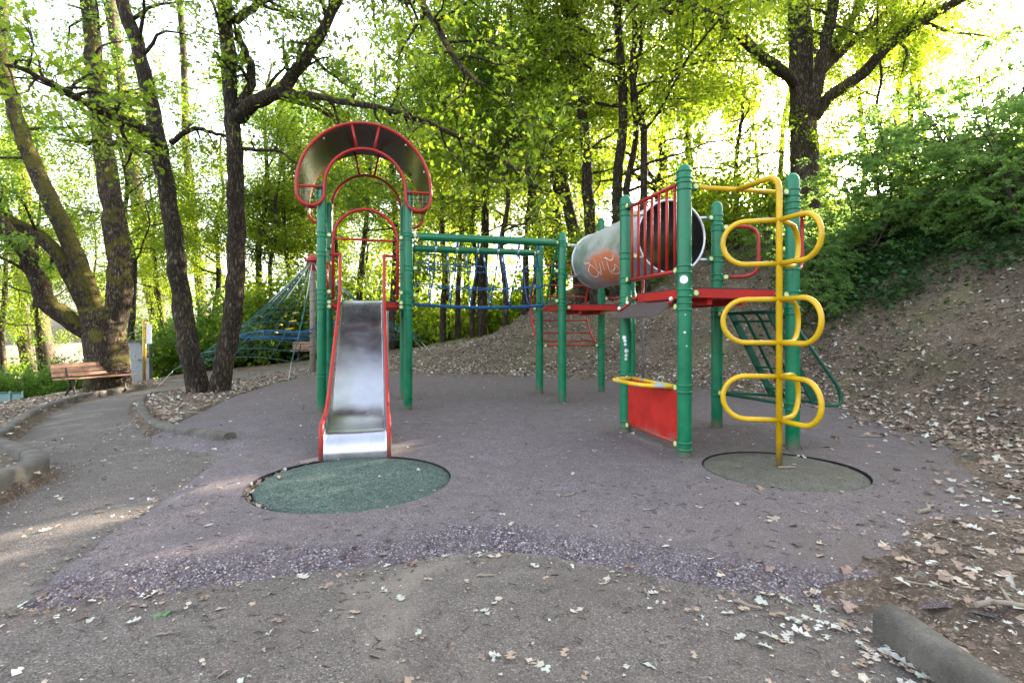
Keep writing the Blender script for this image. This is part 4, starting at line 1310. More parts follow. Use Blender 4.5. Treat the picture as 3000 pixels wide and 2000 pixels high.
# --- middle distance trees with characterful limbs
for i, (bpx, bpv, limbs, lab) in enumerate((
        (1706, 893, [([(1712, 910, 0), (1695, 800, 0), (1680, 680, 0), (1645, 520, 0), (1612, 370, 0), (1588, 230, 0), (1562, 100, 0), (1545, -50, 0)], 42, 24),
                     ([(1605, 330, 0), (1610, 240, -.2), (1650, 140, -.5), (1680, 60, -.8), (1690, -60, -1)], 24, 14),
                     ([(1600, 300, 0), (1580, 160, .2), (1560, 40, .3)], 18, 12)], 'dark leaning oak forking high above the rope bridge end'),
        (1640, 892, [([(1645, 905, 0), (1640, 780, 0), (1632, 640, 0), (1622, 480, 0), (1605, 280, 0), (1590, 60, 0)], 27, 15)], 'straight dark trunk just left of the leaning oak'),
        (1745, 893, [([(1750, 905, 0), (1738, 780, 0), (1728, 640, 0), (1720, 510, 0), (1712, 380, 0), (1690, 240, 0), (1665, 100, 0), (1650, -60, 0)], 40, 22)], 'ivy flecked trunk right of the leaning oak'),
        (1932, 640, [([(1935, 690, 0), (1932, 560, 0), (1945, 470, 0), (1940, 380, 0), (1975, 290, 0), (1998, 210, 0), (1985, 100, 0), (2005, -40, 0)], 28, 12),
                     ([(1930, 560, 0), (1870, 520, -.5), (1800, 500, -1), (1740, 520, -1.4)], 18, 9),
                     ([(1930, 540, 0), (1880, 490, .2), (1820, 470, .4), (1770, 450, .6)], 16, 8),
                     ([(1965, 320, 0), (2060, 230, -.3), (2110, 200, -.5)], 10, 6)], 'crooked many branched tree behind the tube tunnel'),
        (2157, 735, [([(2158, 760, 0), (2157, 640, 0), (2156, 520, 0), (2160, 430, 0), (2172, 350, 0), (2180, 250, 0)], 17, 8),
                     ([(2158, 500, 0), (2190, 470, 0), (2250, 450, 0), (2300, 445, 0)], 8, 4)], 'thin young tree left of the big oak on the bank'))):
    g = Grow(40 + i); bp = drop(bpx, bpv); Y0 = bp.y
    for j, (pts, w0, w1) in enumerate(limbs):
        Q, r = g.limb(pl(pts, Y0), rad(w0, Y0), rad(w1, Y0), 12, 4, .02, 1, .15 if j == 0 else 0)
        g.side(Q, r, .42, 1.9, .34 if j == 0 else .2, 1.0, .05, dens=.85, leaves=14, drop_=.3)
    g.finish('oak_tree', lab, 'tree', 'bark', 'leaf', .122, OAK8, bp)

# --- woodland: five tall trees built once, copied with their crowns
def forest_variant(seed, H, r0, low, leafmat):
    g = Grow(seed); rng = g.rng
    lean = rng.normal(0, .035, 2)
    pts = [(lean[0] * z + rng.normal(0, .10), lean[1] * z + rng.normal(0, .10), z) for z in np.linspace(0, H, 9)]
    pts[0] = (0, 0, -.4); pts[1] = (lean[0] * 2, lean[1] * 2, pts[1][2])
    Q, r = g.limb(np.array(pts), r0, r0 * .3, 10, 3, .01, 1, .2)
    nl = 15
    for j in range(nl):
        z = low + (H * .97 - low) * (j + .5) / nl; i = int(z / H * (len(Q) - 1)); p = Q[i]
        a = rng.uniform(0, 2 * PI); L = (2.4 + 1.8 * math.sin(PI * min(1, (z - low) / (H - low) + .12))) * rng.uniform(.7, 1.2)
        d = np.array([math.cos(a), math.sin(a), .35]); lp_ = [p]
        for k in range(4):
            d = d + rng.normal(0, .2, 3); d /= np.linalg.norm(d); lp_.append(lp_[-1] + d * L / 4)
        q2, r2 = g.limb(np.array(lp_), r[i] * .45, .015, 6, 2)
        g.side(q2, r2, .33, 1.6, .15, 1.0, .1, dens=.8, leaves=19, drop_=.25, rmax=.025, spread=.17)
    root = empty('woodland_tree')
    g.wood.build('trunk', M['bark'], root)
    Pn = np.concatenate(g.leaf); Hn = np.concatenate(g.head)
    me_ = leaf_mesh('woodland_leaves', Pn, .118 * rng.uniform(.55, 1.35, len(Pn)), rng, DIAM, M[leafmat], .6, Hn)
    link_mesh('crown', me_, root)
    return root, len(Pn)
variants = [forest_variant(100 + i, H, r0, low, lm)[0] for i, (H, r0, low, lm) in enumerate(
    ((15, .17, 5.4, 'leaf'), (17, .20, 6.4, 'leafcool'), (13.5, .14, 4.2, 'leaf'), (16, .22, 5.8, 'leaf'), (11, .10, 2.8, 'leaf')))]
first_used = [False] * len(variants)
def copy_tree(o, parent=None):
    c = o.copy(); COL.objects.link(c); c.parent = parent
    for ch in list(o.children): copy_tree(ch, c)
    return c
def plant(v, p, sc, rz, label, group):
    if not first_used[v]: o = variants[v]; first_used[v] = True
    else: o = copy_tree(variants[v])
    o.location = p; o.scale = (sc, sc, sc); o.rotation_euler = (0, 0, rz)
    tag(o, label, 'tree', group); return o
rng = np.random.RandomState(5)
LB = 'far tree deep in the wood behind the rope bridge'
LL = 'far tree deep in the wood beyond the rope pyramid'
LS = 'distant leafy tree on the low ground at the far left'
LH = 'leafy tree on top of the bank at the right'
for px, py, v, sc, lb in ((755, 1062, 1, 1.0, 'dark trunk just right of the twin trunked oak'), (722, 1058, 4, 1.1, 'thinner trunk close behind the twin trunked oak'), (858, 1050, 0, .95, 'slim trunk left of the rope pyramid mast'),
                      (893, 1046, 2, 1.0, 'slim trunk close behind the rope pyramid mast'), (965, 1020, 3, .9, 'trunk behind the left posts of the slide tower'), (1045, 1010, 0, 1.0, 'trunk seen through the slide entry arch'), (1150, 1000, 1, .9, 'trunk behind the right posts of the slide tower')):
    p = drop(px, py); plant(v, p, sc, rng.uniform(0, 6.28), lb, 'trees beyond the rope pyramid')
bridge_trees = ((1215, 950, 3, .85), (1298, 946, 0, .8), (1342, 942, 2, .95), (1385, 925, 4, 1.1), (1412, 912, 1, 1.0), (1478, 905, 4, 1.0), (1540, 897, 2, .9), (1580, 890, 0, 1.0), (1805, 880, 3, .9), (1850, 872, 4, 1.2), (1895, 868, 2, 1.0))
ordn = ('first', 'second', 'third', 'fourth', 'fifth', 'sixth', 'seventh', 'eighth')
for i, (px, py, v, sc) in enumerate(bridge_trees):
    lb = ordn[i] + ' of the near trunks behind the rope bridge, counted from the slide tower' if i < 8 else ('dark trunk behind the far end of the tube tunnel', 'slim trunk showing under the tube tunnel', 'trunk behind the left post of the loop pole tower')[i - 8]
    p = drop(px, py); plant(v, p, sc, rng.uniform(0, 6.28), lb, 'trees behind the rope bridge')
def scatter(n, fn, label, group, mind=3.0, vs=(0, 1, 2, 3, 4), sc=(.85, 1.2)):
    pts = []
    tries = 0
    while len(pts) < n and tries < 4000:
        tries += 1
        x, y = fn()
        if all((x - a) ** 2 + (y - b) ** 2 > mind ** 2 for a, b in pts): pts.append((x, y))
    for x, y in pts:
        plant(vs[rng.randint(len(vs))], (x, y, base1(x, y)), rng.uniform(*sc), rng.uniform(0, 6.28), label, group)
def ray_pt(pa, pb, ya, yb):
    def f():
        y = rng.uniform(ya, yb); return ((rng.uniform(pa, pb) - CX) / FPX * y, y)
    return f
scatter(8, ray_pt(1150, 1950, 26, 48), LB, 'trees behind the rope bridge', 3.2)
scatter(7, ray_pt(560, 1200, 27, 46), LL, 'trees beyond the rope pyramid', 3.2)
scatter(8, ray_pt(1980, 2700, 22, 38), LH, 'trees on the bank', 3.5)
scatter(8, ray_pt(-150, 600, 24, 40), LS, 'distant trees at the far left', 4.0, (2, 4, 0))
# --- wood on the bank beyond the right edge, which keeps the playground in shade
for x, y, v, sc in ((13, 6.5, 1, .8), (16.5, 10, 3, .85), (14.5, 1.5, 0, .8), (10.6, 15.4, 4, .62), (13.5, 17.5, 4, .75)):
    plant(v, (x, y, base1(x, y) - .1), sc, rng.uniform(0, 6.28), 'leafy tree crowding the steep bank by the right edge', 'trees crowding the bank at the right edge')

# --- feathery saplings on the bank
def sapling(seed, H):
    g = Grow(seed); r_ = g.rng; P_, H_, S_ = [], [], []
    for st_ in range(3):
        a = r_.uniform(0, 6.28); p = np.array([.12 * math.cos(a), .12 * math.sin(a), -.1]); d = np.array([.35 * math.cos(a), .35 * math.sin(a), 1.0]); pts = [p]
        h = H * r_.uniform(.7, 1.1)
        for k in range(6):
            d = d + r_.normal(0, .10, 3); d /= np.linalg.norm(d); pts.append(pts[-1] + d * h / 6)
        Q, r = g.limb(np.array(pts), .03, .008, 6, 2)
        for b in range(13):
            i = int(len(Q) * r_.uniform(.22, .98)); q = Q[min(i, len(Q) - 1)]
            a = r_.uniform(0, 6.28); bd = np.array([math.cos(a), math.sin(a), .35]); L = r_.uniform(.6, 1.3)
            m = [q]
            for k in range(4):
                bd = bd + np.array([0, 0, -.10]) + r_.normal(0, .08, 3); bd /= np.linalg.norm(bd); m.append(m[-1] + bd * L / 4)
            g.wood.tube([tuple(x) for x in m], [.010, .008, .006, .005, .003], 4, cap=False)
            for fr in range(6):
                t = r_.uniform(.25, 1) * 3.99; i = int(t); fp_ = m[i] + (m[i + 1] - m[i]) * (t - i)
                fa = math.atan2(bd[1], bd[0]) + r_.choice([-1, 1]) * r_.uniform(.2, 1.3); fd = np.array([math.cos(fa), math.sin(fa), r_.uniform(-.7, .5)])
                fl = r_.uniform(.18, .38); sd = np.cross(fd, [0, 0, 1]); sd /= np.linalg.norm(sd)
                for k in range(8):
                    for sg in (-1, 1):
                        P_.append(fp_ + fd * fl * (.15 + .85 * k / 7) + np.array([0, 0, -.04 * (k / 7) ** 2])); H_.append(sd * sg + fd * .3); S_.append(.075 * (1 - .35 * k / 7))
    root = empty('feathery_sapling')
    g.wood.build('stem', M['twig'], root)
    P_ = np.array(P_); me_ = leaf_mesh('sapling_leaves', P_, np.array(S_), r_, DIAM * np.array([1.3, 1, 1]), M['shrub'], .5, np.array(H_))
    link_mesh('crown', me_, root)
    return root
saps = [sapling(300, 2.6), sapling(301, 3.4), sapling(302, 1.7)]
su = [False] * 3
spots = [(2465, 730, 0, .85), (2540, 715, 0, .95), (2610, 700, 0, 1.0), (2700, 690, 0, 1.0), (2790, 670, 0, 1.05), (2880, 655, 0, 1.15), (2960, 650, 1, .9), (3060, 640, 1, 1.0), (2420, 790, 2, .9),
         (2450, 860, 2, .8), (2500, 800, 2, 1.0), (2660, 640, 0, 1.0), (2860, 600, 0, 1.2), (2300, 770, 2, 1.0), (2440, 930, 2, .62), (2390, 880, 2, .7), (2800, 735, 2, .8), (2950, 720, 2, .7),
         (2920, 690, 0, .9), (2830, 690, 2, 1.2), (3030, 690, 0, 1.0), (2580, 740, 2, .9)]
for px, py, v, sc in spots:
    p = drop(px, py)
    if su[v]: o = copy_tree(saps[v])
    else: o = saps[v]; su[v] = True
    o.location = p; o.scale = (sc, sc, sc); o.rotation_euler = (0, 0, rng.uniform(0, 6.28))
    low = v == 2
    tag(o, 'low feathery sapling on the lower slope of the bank' if low else 'tall feathery leaved sapling along the top of the bank', 'sapling', 'low saplings on the bank' if low else 'tall saplings on the bank')

# --- understorey bushes
def bush(seed, lm):
    g = Grow(seed); r_ = g.rng
    for k in range(14):
        a = r_.uniform(0, 6.28); d = np.array([math.cos(a) * .7, math.sin(a) * .7, r_.uniform(.4, 1.4)]); d /= np.linalg.norm(d)
        g.branch(np.array([.1 * math.cos(a), .1 * math.sin(a), -.05]), d, r_.uniform(1.1, 2.2), .022, True, 1.0, 20, .3, .15)
    root = empty('bush'); g.wood.build('stem', M['twig'], root)
    Pn = np.concatenate(g.leaf); Hn = np.concatenate(g.head)
    link_mesh('crown', leaf_mesh('bush_leaves', Pn, .12 * r_.uniform(.6, 1.3, len(Pn)), r_, DIAM, M[lm], .6, Hn), root)
    return root
bushes = [bush(400, 'leafcool'), bush(401, 'leaf')]; bu = [False, False]
def put_bush(p, v, sc, label, group):
    if bu[v]: o = copy_tree(bushes[v])
    else: o = bushes[v]; bu[v] = True
    o.location = p; o.scale = (sc, sc, sc * rng.uniform(.8, 1.2)); o.rotation_euler = (0, 0, rng.uniform(0, 6.28)); tag(o, label, 'bush', group)
for k in range(20):
    px = 545 + k * 34 + rng.uniform(-12, 12); y = rng.uniform(26, 36); x = (px - CX) / FPX * y
    put_bush((x, y, base1(x, y)), k % 2, rng.uniform(1.3, 2.2), 'green bush in the undergrowth beyond the rope pyramid', 'bushes beyond the rope pyramid')
for k in range(12):
    px = -40 + k * 48 + rng.uniform(-12, 12); y = rng.uniform(20, 27); x = (px - CX) / FPX * y
    if 350 < px < 530: y += 12; x = (px - CX) / FPX * y
    put_bush((x, y, base1(x, y)), 0, rng.uniform(.7, 1.1), 'green bush on the falling ground behind the near bench', 'bushes behind the near bench')
for k in range(12):
    px = 1230 + k * 70 + rng.uniform(-20, 20); y = rng.uniform(27, 36); x = (px - CX) / FPX * y
    put_bush((x, y, base1(x, y)), 1, rng.uniform(1.2, 2.2), 'sunlit bush among the trunks on the slope behind the bridge', 'bushes on the slope behind the bridge')

for x, y, sc in ((3.2, 17.5, 1.0), (5.0, 19, 1.2), (6.8, 18.2, 1.1), (8.2, 20.5, 1.3), (9.8, 18.6, 1.0), (11.5, 21, 1.3), (4.2, 22, 1.3)):
    put_bush((x, y, base1(x, y)), 1, sc, 'bright bush on the bank behind the tube tunnel', 'bushes on the bank behind the tunnel')

# --- ivy and bramble sheet on the bank, grass, leaf litter: past counting
def hillscatter(n, pxr, pyr, seed):
    r_ = np.random.RandomState(seed); out = []
    ys = np.arange(2, 40, .05)
    while len(out) < n:
        px = r_.uniform(*pxr); py = r_.uniform(*pyr)
        out.append((px, py))
    return np.array(out)
def world_scatter(n, xr, yr, seed, prob):
    r_ = np.random.RandomState(seed)
    x = r_.uniform(xr[0], xr[1], n); y = r_.uniform(yr[0], yr[1], n)
    k = r_.uniform(0, 1, n) < prob(x, y)
    return x[k], y[k], r_
corn = np.array([tuple(drop(*q).xy) for q in ((2380, 960), (2420, 900), (2500, 900), (2620, 890), (2720, 840), (2850, 790), (3000, 760), (3080, 640), (2750, 640), (2500, 700), (2380, 760))])
def pcover(x, y):
    ins = inside_poly(x, y, corn); d = line_dist(x, y, corn, closed=True)
    return np.where(ins, .35 + .65 * sstep(0, .8, d), .5 * np.exp(-d * 3.0)) * (.55 + .75 * (lumps(x, y, 1.7, 6) > -.15))
x, y, r_ = world_scatter(60000, (corn[:, 0].min() - 1, corn[:, 0].max() + 1), (corn[:, 1].min() - 1, corn[:, 1].max() + 1), 61, pcover)
z = soil_z(x, y) + r_.uniform(.02, .32, len(x)) ** 1.0
me_ = leaf_mesh('ivy', np.stack([x, y, z], 1), r_.uniform(.05, .11, len(x)), r_, OAK8 * np.array([1.5, 1, 1]), M['ivy'], .8)
tag(link_mesh('ivy_cover', me_), 'dark green ivy and bramble covering the middle of the bank', None, None, 'stuff')

def pgrass(x, y):
    d, _ = line_dist(x, y, FA[:, :2], FA[:, 2]); ins = inside_poly(x, y, HILL_POLY)
    m = lumps(x, y, .8, 9) + .5 * lumps(x, y, 2.7, 1)
    return np.where(ins & (d > .8), np.clip(m - .1, 0, 1) * .9, 0) * ((y > 10) | (x > 6))
x, y, r_ = world_scatter(90000, (-4, 11), (9.5, 26), 62, pgrass)
z = soil_z(x, y)
hd_ = np.stack([r_.normal(0, .5, len(x)), r_.normal(0, .5, len(x)), np.ones(len(x))], 1)
me_ = leaf_mesh('grass', np.stack([x, y, z], 1), r_.uniform(.04, .11, len(x)), r_, SLIM * np.array([.5, 1, 1]), M['grass'], .1, hd_)
tag(link_mesh('grass', me_), 'thin dry grass on the slope behind the climbing frame', None, None, 'stuff')

TONES = np.array([(.21, .145, .11), (.30, .22, .165), (.37, .30, .235), (.12, .08, .06), (.42, .40, .37), (.36, .39, .34), (.24, .17, .13), (.16, .11, .085)])
def tones(r_, n, w=None): 
    c = TONES[r_.choice(len(TONES), n, p=w)] * r_.uniform(.75, 1.2, (n, 1)); return c
def plitter(x, y):
    d, _ = line_dist(x, y, FA[:, :2], FA[:, 2]); ins = inside_poly(x, y, HILL_POLY)
    p = np.where(ins, .62 + .75 * np.exp(-((d - .6) / .9) ** 2), .8 * np.exp(-d / .22))
    p *= .35 + .65 * sstep(-.4, .5, lumps(x, y, 1.3, 3) + .6 * lumps(x, y, 4.1, 8))
    p = np.where((y < 3.3) & ins, p * .55, p)
    left = ~ins & (x < -3) & ~(inside_poly(x, y, ASPHA) & ~inside_poly(x, y, ISLA)) & ~inside_poly(x, y, PADA)
    return np.where(left, .28, np.where(ins | (x > -3.2), p, 0))
x, y, r_ = world_scatter(190000, (-15, 13), (1.2, 20), 63, plitter)
z = surf_z(x, y) + .008
w_ = np.array([.19, .18, .13, .13, .12, .07, .10, .08])
me_ = leaf_mesh('litter', np.stack([x, y, z], 1), np.where((r_.uniform(0, 1, len(x)) < .45) & (y < 4), r_.uniform(.012, .035, len(x)), r_.uniform(.04, .09, len(x))), r_, OAK8 * np.array([1.2, 1, 2.6]), M['litter'], .86, None, 'tone', tones(r_, len(x), w_))
NL = len(x)
tag(link_mesh('leaf_litter', me_), 'brown leaf litter strewn over the bank and bare earth', None, None, 'stuff')

x, y, r_ = world_scatter(26000, (.9, 4.2), (1.2, 4.2), 66, lambda x, y: np.where(inside_poly(x, y, HILL_POLY), .75, .9 * np.exp(-line_dist(x, y, FA[:, :2]) / .10)) * (.4 + .6 * (lumps(x, y, 3.3, 2) > -.3)))
me_ = leaf_mesh('crumbs', np.stack([x, y, surf_z(x, y) + .003], 1), r_.uniform(.005, .024, len(x)), r_, SLIM * np.array([1.3, 1, 2]), M['litter'], .85, None, 'tone', tones(r_, len(x), np.array([.18, .14, .10, .26, .05, .03, .10, .14])))
tag(link_mesh('leaf_mould', me_), 'fine dark leaf mould on the bare earth at the near right', None, None, 'stuff')
# small crumbs and leaves on the asphalt and the pad, thicker along edges
KA = np.array(kerb_a); KB = np.array(kerb_b); IA = np.array(ISL[:8])
def pcrumb(x, y):
    inA = (inside_poly(x, y, ASPHA) & ~inside_poly(x, y, ISLA)) | inside_poly(x, y, PADA)
    p = .07 + .12 * sstep(0, .6, lumps(x, y, .9, 4))
    p = p + .9 * np.exp(-(line_dist(x, y, FRONT) / .10) ** 2) + .55 * np.exp(-line_dist(x, y, LEFT) / .08)
    p = p + .8 * np.exp(-line_dist(x, y, KA) / .18) + .7 * np.exp(-line_dist(x, y, KB) / .25) + .8 * np.exp(-line_dist(x, y, IA) / .25)
    drift = np.array([(.75, 2.42), (1.2, 2.3), (1.42, 2.12), (1.45, 1.3)]); p = p + 1.0 * np.exp(-(line_dist(x, y, drift) / .16) ** 2)
    onpad = inside_poly(x, y, PADA) & (line_dist(x, y, FRONT) > .15)
    for q in (A, B, C, Dp, M1): p = p + .35 * np.exp(-np.hypot(x - q.x, y - q.y) / .16)
    return np.where(inA, np.where(onpad, p * .55, p), 0)
x, y, r_ = world_scatter(70000, (-6, 3.4), (1.2, 14), 64, pcrumb)
z = surf_z(x, y) + .004
szs = np.where(r_.uniform(0, 1, len(x)) < .86, r_.uniform(.006, .022, len(x)), r_.uniform(.025, .055, len(x)))
w_ = np.array([.10, .12, .14, .18, .14, .10, .10, .12])
me_ = leaf_mesh('crumbs', np.stack([x, y, z], 1), szs, r_, OAK8 * np.array([1.1, 1, 2]), M['litter'], .9, None, 'tone', tones(r_, len(x), w_))
tag(link_mesh('leaf_crumbs', me_), 'crumbs of dry leaf strewn over asphalt and rubber', None, None, 'stuff')
x, y, r_ = world_scatter(9000, (-2.3, 3.2), (1.2, 4), 65, lambda x, y: np.where(inside_poly(x, y, ASPHA) | (x > 1.6), .35, .0) + .5 * np.exp(-(line_dist(x, y, FRONT) / .12) ** 2))
tw = MB()
for a, b in list(zip(x, y))[:1100]:
    an = r_.uniform(0, PI); L = r_.uniform(.006, .026); dx, dy = math.cos(an) * L, math.sin(an) * L
    z0 = float(surf_z(np.array([a]), np.array([b]))[0]) + .004
    tw.tube([(a - dx, b - dy, z0), (a + r_.uniform(-.004, .004), b + r_.uniform(-.004, .004), z0 + .003), (a + dx, b + dy, z0)], [.0016, .0022, .0012], 3, cap=False)
tag(tw.build('twig_crumbs', M['twig']), 'tiny broken twigs strewn over the near ground', None, None, 'stuff')

# --- single fallen leaves and twigs, the ones that show largest
r_ = np.random.RandomState(70)
LM = []
for i in range(14):
    T_ = OAK14.copy(); T_[:, 0] *= r_.uniform(.9, 1.3)
    cu, cv = r_.uniform(-.5, .9), r_.uniform(-.4, .8)
    T_[:, 0] += r_.normal(0, .02, 14); T_[:, 1] += r_.normal(0, .02, 14)
    T_[:, 2] = cu * T_[:, 0] ** 2 + cv * (T_[:, 1] - .5) ** 2 * .6
    T_[:, 2] -= T_[:, 2].min()
    V_ = [tuple(v) for v in T_] + [(0, .3, -.0 + T_[:, 2].min() * .3), (0, .7, 0.02)]
    me = bpy.data.meshes.new('fallen_leaf')
    ring = list(range(14)); F_ = []
    # fan about the midrib: two rib points
    order = ring
    for j in range(14):
        a_, b_ = order[j], order[(j + 1) % 14]
        mid_y = (T_[a_][1] + T_[b_][1]) / 2
        F_.append((a_, b_, 14 if mid_y < .5 else 15))
    F_ += [(14, 3, 15), (14, 15, 11)]
    me.from_pydata(V_, [], F_)
    pale = i % 7
    tone = [(.40, .385, .35), (.33, .345, .29), (.38, .33, .27), (.25, .18, .13), (.36, .365, .33), (.31, .23, .17), (.17, .11, .075)][pale]
    if i == 13: tone = (.07, .17, .05)
    at_ = me.attributes.new('tone', 'FLOAT_COLOR', 'POINT'); at_.data.foreach_set('color', np.tile(np.array(tone + (1,)), len(V_)).astype(np.float32))
    me.materials.append(M['litter']); me.update(); LM.append(me)
def fallen(x, y, size, k, label, group):
    o = link_mesh('fallen_leaf', LM[k], None, (x, y, float(surf_z(np.array([x]), np.array([y]))[0]) + .006))
    o.scale = (size,) * 3; o.rotation_euler = (r_.uniform(-.18, .18), r_.uniform(-.18, .18), r_.uniform(0, 6.28)); tag(o, label, 'leaf', group)
near = [(870, 1688, .10), (1138, 1738, .12), (1165, 1748, .08), (1425, 1635, .09), (1418, 1650, .07), (1315, 1632, .06), (1555, 1655, .07), (1610, 1690, .05), (1785, 1695, .11), (1440, 1782, .09), (1435, 1806, .08),
        (1022, 1798, .07), (1712, 1786, .08), (1998, 1798, .09), (1500, 1915, .09), (1535, 1936, .09), (1470, 1935, .06), (1448, 1950, .05), (1662, 1906, .07), (1722, 1975, .06), (1192, 1940, .05), (1880, 1955, .09), (1935, 1722, .06), (1930, 1742, .06),
        (540, 1795, .06), (365, 1830, .07), (820, 1815, .05), (475, 1745, .06), (600, 1960, .05), (150, 1760, .06), (930, 1730, .06), (1270, 1702, .06), (1370, 1718, .06), (1040, 1820, .05), (1250, 1865, .05), (2110, 1800, .07), (2200, 1790, .08), (2270, 1915, .07), (2240, 1990, .06), (2035, 1940, .05), (2150, 1880, .07)]
for i, (px, py, s) in enumerate(near):
    p = drop(px, py, ASO); fallen(p.x, p.y, s * .85, r_.randint(0, 6), 'pale dry oak leaf lying on the near asphalt', 'fallen leaves on the near asphalt')
for i in range(62):
    t = r_.uniform(0, 1); px = 2230 + 560 * t + r_.normal(0, 55); py = 1745 + 260 * t + r_.normal(0, 40) + 20
    if px > 2540 + (py - 1790) * 1.2: px = 2560 + (py - 1790) * 1.2 - r_.uniform(10, 160)
    p = drop(px, max(1740, py), ASO); fallen(p.x, p.y, r_.uniform(.03, .085), r_.randint(0, 13), 'dry oak leaf in the drift along the foot of the near right kerb', 'leaf drift at the near right kerb')
for i in range(46):
    px = r_.uniform(2650, 3000); py = r_.uniform(1480, 1850)
    p = drop(px, py); fallen(p.x, p.y, r_.uniform(.035, .085), r_.randint(0, 13), 'dry oak leaf on the bare earth right of the rubber surface', 'fallen leaves on the bare earth')
for i in range(52):
    px = r_.uniform(560, 2600); py = 1080 + 560 * r_.uniform(0, 1) ** .8
    x, y = D(px, py)
    if not inside_poly(np.array([x]), np.array([y]), PADA)[0] or math.hypot(x - SO.x, y - 6) < .5: continue
    fallen(x, y, r_.uniform(.03, .06), r_.randint(0, 13), 'small dry leaf lying on the rubber play surface', 'fallen leaves on the rubber surface')
for i in range(34):
    px = r_.uniform(20, 560); py = r_.uniform(1290, 1720)
    x, y = D(px, py, ASO)
    if not inside_poly(np.array([x]), np.array([y]), ASPHA)[0] or inside_poly(np.array([x]), np.array([y]), PADA)[0]: continue
    fallen(x, y, r_.uniform(.04, .075), r_.randint(0, 13), 'pale leaf on the asphalt path left of the rubber surface', 'fallen leaves on the left path')
p = drop(505, 1803, ASO); fallen(p.x, p.y, .075, 13, 'fresh green oak leaf on the asphalt below the tip of the surface', None)
def twig(px, py, L, ang, r, label, fork=False, off=0.0, mat='twigpale'):
    p = drop(px, py, off); root = None
    pts = []; a = ang; q = np.array([0., 0.])
    for k in range(5):
        pts.append((p.x + q[0], p.y + q[1], float(surf_z(np.array([p.x + q[0]]), np.array([p.y + q[1]]))[0]) + r * .9 + .004 * (k % 2))); q = q + np.array([math.cos(a), math.sin(a)]) * L / 4; a += r_.normal(0, .35)
    mb = MB().tube(pts, list(np.linspace(r, r * .6, 5)), 7)
    if fork: mb.tube([pts[2], (pts[2][0] + math.cos(ang + .9) * L * .35, pts[2][1] + math.sin(ang + .9) * L * .35, pts[2][2] + .02)], [r * .7, r * .35], 6)
    tag(mb.build('fallen_twig', M[mat]), label, 'twig', None)
for a_ in ((1655, 1455, .11, .4, .006, 'short bent stick on the rubber surface below the slide mat', False), (1395, 1690, .09, .1, .006, 'dark stick on the asphalt at the front edge arch', False),
           (2690, 1505, .22, .2, .014, 'thick pale stick where the rubber surface meets the earth', True), (2860, 1790, .32, .25, .012, 'long forked stick on the earth behind the near right kerb', True),
           (2280, 1373, .14, -.1, .009, 'stick lying beside the foot of the yellow loop pole', False), (1900, 1755, .08, 1.4, .006, 'short upright pointing twig on the near asphalt', False),
           (2150, 1765, .12, -.6, .008, 'pale stick at the right end of the worn front edge', False), (2620, 1705, .2, -.7, .005, 'thin twig crossing the dusty right corner of the surface', False),
           (2900, 1370, .3, -.15, .010, 'dark stick among leaves at the foot of the bank', False), (460, 1870, .06, .2, .005, 'dark twig on the asphalt at the lower left', False),
           (1240, 1240, .12, .0, .008, 'stick on the rubber surface right of the slide', False), (520, 1215, .5, .15, .010, 'long crooked root like stick on the earth island', False), (2520, 1280, .4, .05, .010, 'long dark stick near the base of the bank behind the loop pole', False)):
    twig(*a_, off=ASO if a_[1] > 1640 and a_[0] < 2580 else 0.0)

# --- rope pyramid
mb_ = drop(916, 1084); px0 = Vector((mb_.x, mb_.y, 0)); gz = mb_.z
pyr = tag(empty('rope_pyramid', mb_), 'teal and blue rope climbing pyramid on a tall red capped mast', 'climbing net'); lo = -Vector(mb_)
ztop = CAMZ + 205 * mb_.y / FPX
MB().tube([(px0.x, px0.y, gz - .3), (px0.x, px0.y, ztop - .15)], .095, 16).build('mast', M['mast'], pyr, lo)
MB().lathe([(.27, -.02), (.26, 0), (.02, .24), (.001, .245)], (px0.x, px0.y, ztop - .1), 16).build('cap', M['red'], pyr, lo)
MB().lathe([(.12, -.3), (.13, -.05), (.13, 0)], (px0.x, px0.y, ztop - .12), 16).build('collar', M['red'], pyr, lo)
apex = Vector((px0.x, px0.y, ztop - .2)); RR = 4.4; NS = 6; a0 = math.radians(-77)
def corner(i):
    a = a0 + 2 * PI * i / NS; x, y = px0.x + RR * math.cos(a), px0.y + RR * math.sin(a); return Vector((x, y, base1(x, y)))
def ropept(i, f, h):
    """sector i, f across the sector, h from apex 0 to anchors 1"""
    e0, e1 = corner(i), corner((i + 1) % NS); low = e0.lerp(e1, f); low.z += .25 + .5 * 4 * f * (1 - f) * .5
    st_ = apex + Vector((.12 * math.cos(a0 + 2 * PI * (i + f) / NS), .12 * math.sin(a0 + 2 * PI * (i + f) / NS), 0))
    q = st_.lerp(low, h); q.z -= .35 * math.sin(PI * h) ; return q
